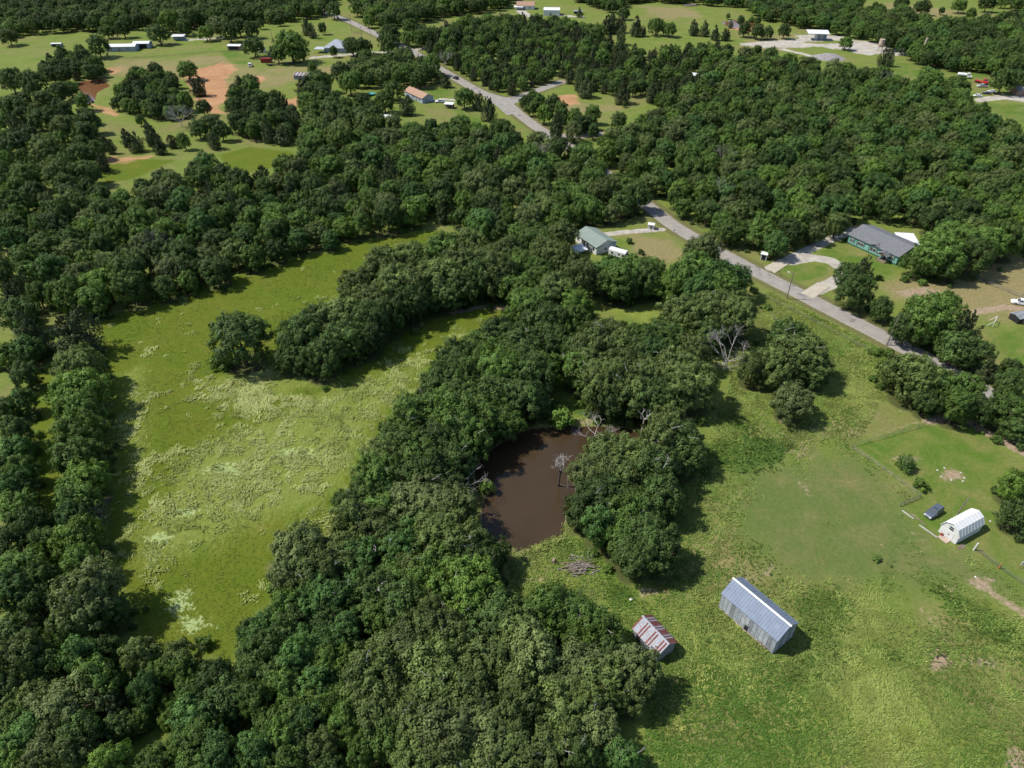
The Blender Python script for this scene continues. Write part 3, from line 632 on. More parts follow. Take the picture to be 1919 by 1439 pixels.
J = [(905,183),(925,178),(950,183),(985,178),(975,190),(950,200),(962,214),(950,216),(930,198)]
cpt = np.mean([G(*p) for p in J], axis=0)
o = MB().add([(*G(*p), 0.088) for p in J][::-1] + [(cpt[0], cpt[1], 0.10)], [(i, (i+1) % len(J), len(J)) for i in range(len(J))]).build('road_junction', am); tag(o, 'wide grey paved junction of the road', kind='structure')
cm = plain('concrete_pale', (0.40, 0.36, 0.29), 0.9, var=0.12, scale=0.6, dirt=(0.30, 0.25, 0.19))
for k, q in enumerate([[(1432,501),(1462,485),(1482,492),(1452,512)], [(1500,549),(1533,529),(1556,537),(1524,560)]]):
    P = [(*G(*p), 0.13) for p in q]
    P = P if (Vector(P[1])-Vector(P[0])).cross(Vector(P[2])-Vector(P[0])).z > 0 else P[::-1]
    drv = MB().slab(P, 0.2).build('driveway_apron', cm)
    tag(drv, ['pale concrete driveway apron nearest the mailbox shelter', 'pale concrete driveway apron beside the dark roadside trees'][k], kind='structure')

# ---------------------------------------------------------------- tree prototypes
def leaf_quads(C, Nrm, S, r, tint):
    """one leaf spray (bent quad) at each centre C with normal Nrm and size S"""
    n = len(C)
    a = r.normal(size=(n, 3)); u = np.cross(Nrm, a); u /= np.linalg.norm(u, axis=1)[:, None] + 1e-9
    v = np.cross(Nrm, u)
    el = r.uniform(0.55, 1.0, n)[:, None]; S = S[:, None]
    k = r.uniform(-0.25, 0.25, (n, 1))
    V = np.stack([C - u*S*0.5*el - v*S*0.12, C - v*S*0.5 + Nrm*S*k, C + u*S*0.5*el + v*S*0.1, C + v*S*0.55 + Nrm*S*k], axis=1).reshape(-1, 3)
    F = np.arange(4*n).reshape(n, 4)
    return V, F, np.repeat(tint, 4)
def crown_mesh(name, seed, rad, h, style='oak', leaf=0.42, count=9000):
    r = np.random.default_rng(seed); C, Nn, T = [], [], []
    if style in ('oak', 'round', 'sapling', 'shrub'):
        zc = {'oak': 0.53, 'round': 0.55, 'sapling': 0.55, 'shrub': 0.45}[style]*h; vz = h - zc
        lobe_n = {'oak': 74, 'round': 60, 'sapling': 30, 'shrub': 16}[style]
        ph = r.uniform(0, 6.28, 4)
        lobes = []
        i = 0
        while len(lobes) < lobe_n:
            g = (i*0.618034) % 1.0; zz = 1 - 1.72*((i % lobe_n) + 0.5)/lobe_n; zz += r.normal()*0.06; i += 1
            if zz > 1 or zz < -0.80: continue
            th = 2*math.pi*g + r.normal()*0.25; rr = math.sqrt(max(0, 1-zz*zz))
            wob = 1 + 0.19*math.sin(2*th+ph[0]) + 0.14*math.sin(3*th+ph[1]) + 0.08*math.sin(5*th+ph[2]) + 0.10*math.sin(th+ph[3])
            if style == 'round': wob = 1 + 0.35*(wob-1)
            k = r.uniform(0.62, 1.02) * (1 if style != 'sapling' else r.uniform(0.7, 1.1))
            lr = rad * r.uniform(0.14, 0.30) * (1.0 if style in ('oak', 'round') else 1.25)
            c = np.array([math.cos(th)*rr*rad*wob*k*0.86, math.sin(th)*rr*rad*wob*k*0.86, zc + zz*vz*k*(0.86 if zz > 0 else 0.92)])
            lobes.append((c, lr))
        for _ in range(lobe_n//4):
            th = r.uniform(0, 6.28); q = r.uniform(0, 0.6); lobes.append((np.array([math.cos(th)*q*rad, math.sin(th)*q*rad, zc + vz*r.uniform(0.1, 0.6)]), rad*r.uniform(0.2, 0.32)))
        tot = sum(l[1]**2 for l in lobes); cen = np.array([0, 0, zc - 0.25*vz])
        for c, lr in lobes:
            n = int(count*lr*lr/tot); nsub = max(5, int(n/26))
            out = (c-cen)/np.linalg.norm(c-cen)
            sd = r.normal(size=(nsub, 3)); sd /= np.linalg.norm(sd, axis=1)[:, None]; sd = sd*0.9 + out*0.55; sd /= np.linalg.norm(sd, axis=1)[:, None]
            sub = c + sd*lr*r.uniform(0.62, 1.12, nsub)[:, None]*np.array([1, 1, 0.85])
            idx = r.integers(0, nsub, n); sr = leaf*r.uniform(1.0, 2.1, nsub)
            ld = r.normal(size=(n, 3)); ld /= np.linalg.norm(ld, axis=1)[:, None]
            p = sub[idx] + ld*(sr[idx]*r.uniform(0.3, 1.0, n)**0.5)[:, None]
            nn = ld*0.5 + sd[idx]*0.9 + r.normal(size=(n, 3))*0.30 + np.array([0, 0, 0.30]); nn /= np.linalg.norm(nn, axis=1)[:, None]
            tn = r.uniform(0.80, 1.20)*r.uniform(0.80, 1.2, nsub)[idx]*r.uniform(0.85, 1.15, n)
            C.append(p); Nn.append(nn); T.append(tn)
    elif style == 'cedar':
        nl = 60; tips = int(r.integers(2, 5)); tops = [(np.array([r.normal()*rad*0.3, r.normal()*rad*0.3]), r.uniform(0.78, 1.0)) for _ in range(tips)]; tops[0] = (np.zeros(2), 1.0)
        for i in range(nl):
            tp, hh = tops[int(r.integers(0, tips))]; f = (i+0.5)/nl; z = h*hh*(0.05 + 0.93*f)
            rr = rad*(1-f)**0.55*(0.62+0.42*math.sin(min(1, f*4+0.35)*1.57)); th = i*2.39996 + r.normal()*0.3
            n = int(count/nl*(0.45+1.1*(1-f)))
            base = np.array([tp[0]+math.cos(th)*rr*0.35, tp[1]+math.sin(th)*rr*0.35, z-0.25*rr]); tip = np.array([tp[0]+math.cos(th)*rr*r.uniform(0.85, 1.12), tp[1]+math.sin(th)*rr*r.uniform(0.85, 1.12), z+0.30*rr+0.2])
            u = r.uniform(0, 1, n)**0.8; wd = (0.40*rad*(1-f)+0.22)*(1-0.75*u)
            ld = r.normal(size=(n, 3)); ld /= np.linalg.norm(ld, axis=1)[:, None]
            p = base + (tip-base)*u[:, None] + ld*wd[:, None]*np.array([1, 1, 1.25])
            nn = ld*0.7 + np.array([math.cos(th)*0.6, math.sin(th)*0.6, 0.35]) + r.normal(size=(n, 3))*0.4; nn /= np.linalg.norm(nn, axis=1)[:, None]
            C.append(p); Nn.append(nn); T.append(r.uniform(0.8, 1.2)*r.uniform(0.75, 1.25, n))
    C = np.concatenate(C); Nn = np.concatenate(Nn); T = np.concatenate(T)
    C[:, 2] = np.maximum(C[:, 2], 0.08)
    V, F, tint = leaf_quads(C, Nn, leaf*r.uniform(0.65, 1.35, len(C)), r, T)
    me = np_mesh(name, V, F, TONE['g'])
    a = me.attributes.new('tint', 'FLOAT', 'POINT'); a.data.foreach_set('value', tint.astype(np.float32))
    return me
def trunk_mesh(name, seed, rad, h, style='oak'):
    r = random.Random(seed); mb = MB()
    r0 = 0.032*h + 0.05
    if style == 'cedar':
        mb.tube((0,0,-0.3), (0,0,h*0.8), r0*0.8, 0.03, 7); return mb.mesh(name, BARK)
    top = h*(0.34 if style == 'oak' else 0.25); lean = Vector((r.uniform(-.3,.3), r.uniform(-.3,.3), 0))
    p1 = Vector((0,0,top)) + lean*0.6
    mb.tube((0,0,-0.3), (0,0,0.35), r0*1.6, r0*1.05, 8); mb.tube((0,0,0.35), p1, r0*1.05, r0*0.8, 8)
    for k in range(6 if style == 'oak' else 5):
        a = 6.283*k/6 + r.uniform(-.4,.4); e = Vector((math.cos(a)*rad*0.45, math.sin(a)*rad*0.45, h*r.uniform(0.55, 0.72)))
        mid = p1.lerp(e, 0.5) + Vector((r.uniform(-.4,.4), r.uniform(-.4,.4), -0.25))
        mb.tube(p1, mid, r0*0.5, r0*0.34, 6); mb.tube(mid, e, r0*0.34, r0*0.2, 6)
        for j in range(2):
            e2 = e + Vector((math.cos(a+r.uniform(-.9,.9))*rad*0.35, math.sin(a+r.uniform(-.9,.9))*rad*0.35, h*r.uniform(0.05, 0.2)))
            mb.tube(e, e2, r0*0.2, r0*0.06, 5)
    return mb.mesh(name, BARK)
PROTO = {}   # kind -> list of (crown mesh, trunk mesh, diameter, height)
def make_proto(kind, n, rad, h, style, leaf, count):
    PROTO[kind] = []
    for i in range(n):
        s_ = sum(map(ord, kind))*10 + i
        f = 1 + 0.12*((i*0.618) % 1 - 0.5)
        cme = crown_mesh('crown_' + kind, s_, rad, h*f, style, leaf, count)
        cc = np.zeros(len(cme.vertices)*3, dtype=np.float32); cme.vertices.foreach_get('co', cc); cc = cc.reshape(-1, 3)
        real_d = 2*float(np.percentile(np.hypot(cc[:,0], cc[:,1]), 97)); real_h = float(np.percentile(cc[:,2], 99.5))
        PROTO[kind].append((cme, trunk_mesh('trunk_' + kind, s_, rad, h*f, style), real_d, real_h))
make_proto('large', 7, 6.4, 11.4, 'oak', 0.365, 21000)
make_proto('medium', 8, 4.6, 8.9, 'oak', 0.34, 13000)
make_proto('sapling', 4, 2.5, 5.4, 'sapling', 0.30, 4600)
make_proto('cedar', 5, 3.2, 7.6, 'cedar', 0.28, 8500)
make_proto('round', 1, 6.4, 13.5, 'round', 0.365, 21000)
make_proto('shrub', 3, 1.3, 2.0, 'shrub', 0.24, 1500)

def slot_mat(o, m):
    o.material_slots[0].link = 'OBJECT'; o.material_slots[0].material = m
def proto_for(kind, d, k):
    fam = kind if kind in ('cedar', 'round') else ('shrub' if kind == 'shrub' else ('large' if d > 11.2 else ('medium' if d > 5.6 else 'sapling')))
    return PROTO[fam][k % len(PROTO[fam])], fam
def plant(name, X, Y, d, tone, k, label, cat, group, kind):
    (cm_, tm_, pd, phh), fam = proto_for(kind, d, k)
    rr = random.Random(k*7+3)
    root = empty(name, (X, Y, float(ground_h(np.array(X), np.array(Y)))), rr.uniform(0, 6.28), label, cat, group)
    s_ = d/pd; sz = tree_height(d, tone)/phh if kind != 'shrub' else s_
    root.scale = (s_*rr.uniform(.88, 1.10), s_*rr.uniform(.88, 1.10), sz*rr.uniform(.86, 1.14))
    if 'standing alone' in (label or ''): root.scale = (s_, s_, sz*1.1)
    cr = new_obj('crown', cm_, root); slot_mat(cr, TONE[tone]); new_obj('trunk', tm_, root)
    return root
ORD = ['', 'first','second','third','fourth','fifth','sixth','seventh','eighth','ninth','tenth','eleventh','twelfth','thirteenth','fourteenth','fifteenth','sixteenth','seventeenth','eighteenth','nineteenth','twentieth']
TENS = {2: 'twenty', 3: 'thirty', 4: 'forty', 5: 'fifty', 6: 'sixty', 7: 'seventy', 8: 'eighty', 9: 'ninety'}
def ordinal(n):
    if n <= 20: return ORD[n]
    if n % 10 == 0: return TENS[n//10][:-1] + 'ieth'
    return TENS[n//10] + '-' + ORD[n % 10]
def visible(t_): return -30 < t_['px'] < 1950 and -5 < t_['py'] < 1480
oaks_ = sorted([t_ for t_ in TREES if t_['kind'] in ('oak', 'sapling') and visible(t_)], key=lambda q: -q['apx'])
ceds_ = sorted([t_ for t_ in TREES if t_['kind'] == 'cedar' and visible(t_)], key=lambda q: -q['apx'])
single = oaks_[:300] + ceds_[:120]
single_ids = {id(q) for q in single}
mass = [t_ for t_ in TREES if id(t_) not in single_ids]
byk = {}
for t_ in single: byk.setdefault((STAND_WORD[t_['stand']], t_['tone'], t_['kind'] == 'cedar'), []).append(t_)
FIRST = {}
kk = 0
for (sw, tone, isced), L in byk.items():
    L.sort(key=lambda q: q['px'])
    noun = 'cedar' if isced else 'oak'; tw = TONE_WORD[tone]
    for i, t_ in enumerate(L):
        if sw == 'the open meadow': lab = 'big round dark green oak standing alone in the open meadow'
        elif len(L) == 1: lab = f'the only {tw} {noun} in {sw}'
        elif i == 0: lab = f'leftmost {tw} {noun} in {sw}'
        elif i == len(L)-1: lab = f'rightmost {tw} {noun} in {sw}'
        else: lab = f'{ordinal(i+1)} {tw} {noun} from the left in {sw}'
        if len(lab.replace('-', ' ').split()) > 16: print('LONG', lab)
        kk += 1
        ro = plant('cedar_tree' if isced else 'oak_tree', t_['x'], t_['y'], t_['d'], tone, kk, lab, 'cedar' if isced else 'tree', 'cedars on the site' if isced else 'oaks and other broadleaf trees', 'round' if t_['stand'] == 'lone' else t_['kind'])
        _, fam = proto_for('round' if t_['stand'] == 'lone' else t_['kind'], t_['d'], kk)
        FIRST.setdefault((fam, kk % len(PROTO[fam]), tone), ro)

# the rest of the woods and the undergrowth: masses instanced on points by geometry nodes from crowns and trunks of single plants
def make_mass(name, label, cat, PTS, SRC):
    keys = list(PTS); pos, scl, rot, pid = [], [], [], []
    for i, f in enumerate(keys):
        for (X, Y, s_, sz, a) in PTS[f]: pos.append((X, Y, 0)); scl.append((s_, s_, sz)); rot.append((0, 0, a)); pid.append(i)
    pm = bpy.data.meshes.new(name); pm.from_pydata(pos, [], [])
    for nm, typ, fld, dat in (('tscale', 'FLOAT_VECTOR', 'vector', scl), ('trot', 'FLOAT_VECTOR', 'vector', rot), ('pid', 'INT', 'value', pid)):
        at_ = pm.attributes.new(nm, typ, 'POINT'); at_.data.foreach_set(fld, np.array(dat, dtype=np.int32 if typ == 'INT' else np.float32).ravel())
    wood = tag(new_obj(name, pm), label, cat, kind='stuff')
    ng = bpy.data.node_groups.new(name, 'GeometryNodeTree')
    ng.interface.new_socket('Geometry', in_out='INPUT', socket_type='NodeSocketGeometry'); ng.interface.new_socket('Geometry', in_out='OUTPUT', socket_type='NodeSocketGeometry')
    gi, go_ = ng.nodes.new('NodeGroupInput'), ng.nodes.new('NodeGroupOutput'); jn = ng.nodes.new('GeometryNodeJoinGeometry'); ng.links.new(jn.outputs[0], go_.inputs[0])
    def named(nm, typ):
        n = ng.nodes.new('GeometryNodeInputNamedAttribute'); n.data_type = typ; n.inputs[0].default_value = nm; return n.outputs[0]
    a_s, a_r, a_p = named('tscale', 'FLOAT_VECTOR'), named('trot', 'FLOAT_VECTOR'), named('pid', 'INT')
    e2r = ng.nodes.new('FunctionNodeEulerToRotation'); ng.links.new(a_r, e2r.inputs[0])
    for i, f in enumerate(keys):
        cmpn = ng.nodes.new('FunctionNodeCompare'); cmpn.data_type = 'INT'; cmpn.operation = 'EQUAL'
        ng.links.new(a_p, cmpn.inputs[2]); cmpn.inputs[3].default_value = i
        for child in SRC[f].children:
            oi = ng.nodes.new('GeometryNodeObjectInfo'); oi.transform_space = 'ORIGINAL'; oi.inputs['Object'].default_value = child; oi.inputs['As Instance'].default_value = True
            ip = ng.nodes.new('GeometryNodeInstanceOnPoints')
            ng.links.new(gi.outputs[0], ip.inputs['Points']); ng.links.new(cmpn.outputs[0], ip.inputs['Selection']); ng.links.new(oi.outputs['Geometry'], ip.inputs['Instance'])
            ng.links.new(e2r.outputs[0], ip.inputs['Rotation']); ng.links.new(a_s, ip.inputs['Scale']); ng.links.new(ip.outputs[0], jn.inputs[0])
    md = wood.modifiers.new(name, 'NODES'); md.node_group = ng
    return wood
PTS = {}
for q in mass:
    kk += 1
    fam = 'cedar' if q['kind'] == 'cedar' else ('large' if q['d'] > 11.2 else ('medium' if q['d'] > 5.6 else 'sapling'))
    cands = [f for f in FIRST if f[0] == fam and f[2] == q['tone']] or [f for f in FIRST if f[0] == fam]
    if not cands: fam = 'medium'; cands = [f for f in FIRST if f[0] == fam and f[2] == q['tone']]
    f = cands[kk % len(cands)]; pd, phh = PROTO[fam][f[1]][2:]
    PTS.setdefault(f, []).append((q['x'], q['y'], q['d']/pd, tree_height(q['d'], q['tone'])/phh*(0.85+0.3*((kk*0.618) % 1)), (kk*2.399) % 6.283))
make_mass('far_woods', 'dense green woods farther off, one mass of crowns', 'woods', PTS, FIRST)
# a few pale dead limbs showing in the big oaks
r_ = random.Random(77); limb_meshes = []
for q in range(4):
    m = MB(); p = Vector((0, 0, 0)); d = Vector((1, r_.uniform(-.4, .4), 0.25)).normalized()
    for i in range(5):
        d = (d + Vector((r_.uniform(-.4,.4), r_.uniform(-.4,.4), r_.uniform(-.2,.25)))).normalized(); e = p + d*0.55; m.tube(p, e, 0.075-0.012*i, 0.063-0.012*i, 5)
        if i > 0: m.tube(e, e + Vector((r_.uniform(-.6,.6), r_.uniform(-.6,.6), r_.uniform(0,.4))), 0.04, 0.015, 4)
        p = e
    limb_meshes.append(m.mesh('dead_limb', DEADWOOD))
LIMB_FOR = [o for o in list(COL.objects) if o.name.startswith('oak_tree') and o.parent is None and ('big oak wood' in o['label'] or 'pond' in o['label'])]
for i, ro in enumerate(LIMB_FOR):
    if i % 2: continue
    cr = [c for c in ro.children if c.name.startswith('crown')][0]; n = len(cr.data.vertices)
    for q in range(1 + i % 3):
        v = cr.data.vertices[r_.randrange(n)].co
        tries = 0
        while v.z < 0.72*max(c[2] for c in cr.bound_box) and tries < 60: v = cr.data.vertices[r_.randrange(n)].co; tries += 1
        o = new_obj('dead_limb', limb_meshes[(i+q) % 4], ro, v*0.97); o.rotation_euler = (0, 0, r_.uniform(0, 6.28))

# ---------------------------------------------------------------- building materials
WHITE = plain('white_paint', (0.60, 0.60, 0.58), 0.6, var=0.06, scale=1.0, dirt=(0.52, 0.50, 0.46))
WHITE_METAL = plain('white_metal', (0.60, 0.60, 0.60), 0.45, var=0.05, scale=0.7, spec=0.5)
GALV = plain('galvanised_roof', (0.165, 0.20, 0.265), 0.6, metal=0.0, var=0.10, scale=0.6, spec=0.2)
GALV_WALL = plain('weathered_sheet', (0.30, 0.33, 0.37), 0.6, metal=0.15, var=0.22, scale=1.4, dirt=(0.62, 0.63, 0.64))
PALE_STREAK = plain('streaked_white_sheet', (0.40, 0.42, 0.44), 0.6, var=0.2, scale=1.1, dirt=(0.20, 0.22, 0.24))
GALV_DULL = plain('dull_sheet', (0.24, 0.26, 0.28), 0.7, metal=0.1, var=0.25, scale=1.2, dirt=(0.16, 0.14, 0.13))
RUST = plain('rust_sheet', (0.17, 0.042, 0.030), 0.9, var=0.3, scale=1.6, dirt=(0.30, 0.22, 0.21))
PALE_SHEET = plain('pale_sheet', (0.32, 0.345, 0.39), 0.6, metal=0.0, var=0.10, scale=1.2, spec=0.2, dirt=(0.20, 0.085, 0.065))
BLACKISH = plain('dark_opening', (0.02, 0.02, 0.022), 0.8, var=0.2)
GLASS = plain('window_glass', (0.05, 0.06, 0.07), 0.08, var=0.1, spec=0.8)
GREEN_WALL = plain('green_siding', (0.17, 0.36, 0.30), 0.7, var=0.06, scale=0.8)
DARK_GREEN = plain('dark_green_trim', (0.035, 0.10, 0.075), 0.7, var=0.1)
SHINGLE_GREY = plain('grey_shingle', (0.145, 0.15, 0.16), 0.9, var=0.2, scale=2.5)
SHINGLE_GREEN = plain('green_shingle', (0.19, 0.235, 0.205), 0.85, var=0.12, scale=1.5)
SHINGLE_BROWN = plain('brown_shingle', (0.34, 0.215, 0.15), 0.9, var=0.14, scale=1.5)
SHINGLE_DARK = plain('dark_shingle', (0.085, 0.095, 0.11), 0.85, var=0.15, scale=1.5)
WOOD = plain('weathered_wood', (0.22, 0.17, 0.125), 0.9, var=0.25, scale=2)
WOODPALE = plain('pale_timber', (0.42, 0.33, 0.26), 0.9, var=0.2, scale=2)
BRICK = plain('brown_brick', (0.26, 0.17, 0.12), 0.9, var=0.15, scale=2)
BLUEGREY = plain('blue_grey_siding', (0.30, 0.36, 0.44), 0.7, var=0.08)
REDPAINT = plain('red_paint', (0.27, 0.035, 0.028), 0.5, var=0.15)
POLE = plain('pole_wood', (0.20, 0.165, 0.135), 0.95, var=0.2, scale=2)
WIRE = plain('dark_wire', (0.10, 0.10, 0.10), 0.6, var=0.1)
MESHW = plain('fence_wire', (0.14, 0.14, 0.135), 0.6, var=0.1)

def site(a, b_, c):
    A, B, Cc = GV(*a), GV(*b_), GV(*c)
    ab, ac = B-A, Cc-A
    if ac.length >= ab.length:
        y = ac.normalized(); x = Vector((y.y, -y.x, 0))
    else:
        x = ab.normalized(); y = Vector((-x.y, x.x, 0))
    return A, math.atan2(x.y, x.x), max(1.0, abs(ab.dot(x))), max(1.0, abs(ac.dot(y)))
class B_:
    """a building with its near corner at the origin, x along its right face, y along its left face"""
    def __init__(s, name, label, cat, A, rz, W, L, group=None):
        s.root = empty(name, A, rz, label, cat, group); s.W, s.L = W, L
    def gable(s, eave, rise, ridge, wall, roof, over=0.35, thick=0.12, base=0.0, wname='wall', rname='roof', x0=0, x1=None, y0=0, y1=None):
        x1 = s.W if x1 is None else x1; y1 = s.L if y1 is None else y1
        if ridge == 'y': u0, u1, v0, v1, ax = x0, x1, y0, y1, 'y'
        else: u0, u1, v0, v1, ax = y0, y1, x0, x1, 'x'
        um = (u0+u1)/2; sl = rise/((u1-u0)/2); k = over
        w = MB().prism([(u0, base-0.3), (u1, base-0.3), (u1, eave), (um, eave+rise), (u0, eave)], v0, v1, ax).build(wname, wall, s.root)
        r = MB().prism([(u0-k, eave-sl*k+0.03), (um, eave+rise+0.03), (u1+k, eave-sl*k+0.03), (u1+k, eave-sl*k+0.03+thick), (um, eave+rise+0.03+thick), (u0-k, eave-sl*k+0.03+thick)], v0-k*0.8, v1+k*0.8, ax).build(rname, roof, s.root)
        s.eave, s.rise, s.ridge = eave, rise, ridge
        return w, r
    def hip(s, eave, rise, wall, roof, over=0.5):
        W, L = s.W, s.L
        MB().box(0, W, 0, L, -0.3, eave).build('wall', wall, s.root)
        k = over; e = eave - 0.1; m = min(W, L)/2
        if W >= L: p, q = (m, L/2), (W-m, L/2)
        else: p, q = (W/2, m), (W/2, L-m)
        V = [(-k,-k,e),(W+k,-k,e),(W+k,L+k,e),(-k,L+k,e),(p[0],p[1],eave+rise),(q[0],q[1],eave+rise)]
        F = [(0,1,5,4),(1,2,5),(2,3,4,5),(3,0,4)] if W >= L else [(0,1,4),(1,2,5,4),(2,3,5),(3,0,4,5)]
        return MB().add(V, F + [(3,2,1,0)]).build('roof', roof, s.root)
    def on(s, face, p, z, w, h, mat, name, d=0.07, parent=None):
        m = MB()
        if face == 'x0': m.box(-d, 0.02, p, p+w, z, z+h)
        elif face == 'y0': m.box(p, p+w, -d, 0.02, z, z+h)
        return m.build(name, mat, parent or s.root)
    def window(s, face, p, z, w=1.1, h=1.1, frame=None, pane=None):
        f = s.on(face, p, z, w, h, frame or WHITE, 'window', 0.08)
        m = MB()
        for k in range(2):
            a0 = p+0.09+k*(w-0.09)/2; a1 = a0+(w-0.27)/2
            if face == 'x0': m = MB().box(-0.1, -0.02, a0, a1, z+0.09, z+h-0.09)
            else: m = MB().box(a0, a1, -0.1, -0.02, z+0.09, z+h-0.09)
            m.build('pane', pane or GLASS, f)

def roof_sheets(bd, roof, step, mats, over, rib=True):
    """separate metal sheets laid side by side on both slopes"""
    W, L = bd.W, bd.L; um = W/2; k = over; sl = bd.rise/um; n = int(round((L+2*k*0.8)/step)); st = (L+1.6*k)/n
    zt = 0.155
    for side in (0, 1):
        for i in range(n):
            v0 = -k*0.8 + i*st; v1 = v0 + st - 0.012
            ue = -k-0.05 if side == 0 else W+k+0.05; ze = bd.eave - sl*(k+0.05) + zt; zr = bd.eave+bd.rise+zt
            jit = 0.004*((i*7) % 3)
            m = MB()
            prof = [(v0, 0), (v0, 0.02), (v1-0.09, 0.02), (v1-0.07, 0.045), (v1-0.02, 0.045), (v1, 0.02), (v1, 0)] if rib else [(v0, 0), (v0, 0.025), (v1, 0.025), (v1, 0)]
            nn = len(prof)
            P = [(ue, v, ze+z+jit) for v, z in prof] + [(um, v, zr+z+jit) for v, z in prof]
            F = [(q, (q+1) % nn, nn+(q+1) % nn, nn+q) for q in range(nn)] + [tuple(range(nn)), tuple(range(2*nn-1, nn-1, -1))]
            m.add(P, F).build('roof_sheet', mats(side, i, n), roof)

# ---------------------------------------------------------------- long metal barn in the pasture
A, rz, W, L = site((1447, 1226), (1491, 1200), (1346, 1138))
barn = B_('metal_barn', 'long metal barn with blue-grey roof and streaked sheet walls in the pasture', 'barn', A, rz, W, L)
wl, rf = barn.gable(4.3, 1.9, 'y', GALV_DULL, GALV, 0.2, 0.10)
roof_sheets(barn, rf, 0.55, lambda s_, i, n: GALV, 0.2)
MB().prism([(W/2-0.22, 6.26), (W/2, 6.42), (W/2+0.22, 6.26), (W/2+0.22, 6.31), (W/2, 6.48), (W/2-0.22, 6.31)], -0.32, L+0.32, 'y').build('ridge_cap', WHITE_METAL, rf)
n = 15; st = L/n
for i in range(n):
    mt = (GALV_WALL, PALE_STREAK, GALV_WALL, GALV_DULL, PALE_STREAK)[(i*3) % 5]
    barn.on('x0', i*st+0.02, 0.25 + 0.08*((i*3) % 4), st-0.05, 3.85 - 0.08*((i*3) % 4), mt, 'wall_panel', 0.05 + 0.015*(i % 2))
for i in range(5): barn.on('y0', 0.06+i*(W-0.12)/5, 0.15, (W-0.12)/5-0.04, 4.0, GALV_DULL if i % 2 else GALV_WALL, 'wall_panel', 0.05)
barn.on('x0', L*0.46, 0.3, 0.7, 1.3, BLACKISH, 'door', 0.12)
MB().box(-0.16, -0.06, 0, L, 0.0, 0.22).build('sill_beam', WOODPALE, barn.root)
for i in range(4): MB().tube((-0.4, 0.6+i*0.8, -0.1), (-0.4, 0.6+i*0.8, 1.1), 0.05, 0.05).build('yard_post', WOOD, barn.root)
MB().tube((-0.4, 0.5, 0.95), (-0.4, 3.2, 1.0), 0.04, 0.04).build('yard_rail', WOOD, barn.root)

# ---------------------------------------------------------------- small shed with rust-striped roof
A, rz, W, L = site((1230, 1241), (1267, 1225), (1186, 1192))
shed = B_('striped_roof_shed', 'small shed with red rust-striped pale metal roof below the log pile', 'shed', A, rz, W, L)
wl, rf = shed.gable(2.7, 1.4, 'y', GALV_DULL, PALE_SHEET, 0.4, 0.08)
roof_sheets(shed, rf, 0.30, lambda s_, i, n: RUST if (i*(3+s_) + i*i + s_) % 7 in (1, 4, 6) else PALE_SHEET, 0.4)
MB().prism([(W/2-0.2, 4.16), (W/2, 4.30), (W/2+0.2, 4.16), (W/2+0.2, 4.21), (W/2, 4.36), (W/2-0.2, 4.21)], -0.35, L+0.35, 'y').build('ridge_cap', PALE_SHEET, rf)
n = 7
for i in range(n):
    if i == 5: continue
    shed.on('x0', i*L/n+0.02, 0.1, L/n-0.04, 2.25, GALV_WALL if i % 2 else GALV_DULL, 'wall_panel', 0.05)
shed.on('x0', 5*L/n, 0.1, L/n-0.04, 2.0, BLACKISH, 'door', 0.04)
for i in range(4): shed.on('y0', 0.05+i*(W-0.1)/4, 0.1, (W-0.1)/4-0.04, 2.3, GALV_DULL, 'wall_panel', 0.05)
MB().box(-0.75, -0.60, 0.3, L*0.8, 0.05, 0.22).build('lying_board', WOODPALE, shed.root); MB().box(-0.40, -0.30, 0.1, L*0.55, 0.05, 0.18).build('lying_board', WHITE, shed.root)

# ---------------------------------------------------------------- white gambrel shed
A, rz, W, L = site((1790, 1020), (1835, 995), (1757, 996))
gs = B_('gambrel_shed', 'white gambrel-roofed shed with double doors beside the parked grey car', 'shed', A, rz, W, L)
eav, knee, rid = 2.2, 3.5, 4.15
P = [(0, -0.2), (L, -0.2), (L, eav), (L*0.84, knee), (L/2, rid), (L*0.16, knee), (0, eav)]
MB().prism(P, 0, W, 'x').build('wall', WHITE, gs.root)
ro = 0.12; k = 0.18
outer = [(-k, eav-0.25), (L*0.155, knee+0.03), (L/2, rid+0.04), (L*0.845, knee+0.03), (L+k, eav-0.25)]
prof = outer + [(u, z+ro) for u, z in outer[::-1]]
rf = MB().prism(prof, -0.2, W+0.2, 'x').build('roof', WHITE_METAL, gs.root)
for side in (0, 1):
    for i in range(9):
        xx = -0.1 + i*(W+0.2)/8
        pts = [(-k, eav-0.25+ro), (L*0.155, knee+0.03+ro), (L/2, rid+0.04+ro)]
        if side: pts = [(L-u, z) for u, z in pts]
        m = MB()
        for (u0, z0), (u1, z1) in zip(pts[:-1], pts[1:]): m.tube((xx, u0, z0), (xx, u1, z1), 0.045, 0.045, 4)
        m.build('roof_rib', WHITE_METAL, rf)
for i in range(9): gs.on('y0', 0.06+i*W/9, 0.0, W/9-0.06, eav-0.2, WHITE_METAL, 'wall_panel', 0.04)
for kx in (0, 1): 
    dr = gs.on('x0', L/2-1.0+kx*1.02, 0.05, 0.98, 1.95, WHITE, 'door', 0.06)
    gs.on('x0', L/2-0.14+kx*0.2, 0.95, 0.06, 0.3, BLACKISH, 'handle', 0.11, dr)
for zz in (2.4, 2.9):
    gs.on('x0', L/2-0.45, zz, 0.85, 0.34, GLASS, 'vent_window', 0.06)
gs.on('x0', 0.0, -0.05, L, 0.12, plain('grey_trim', (0.35,0.35,0.36), 0.7), 'base_trim', 0.09)
MB().box(-1.5, -0.1, L/2-1.0, L/2+1.0, -0.05, 0.14).build('door_ramp', WOODPALE, gs.root)

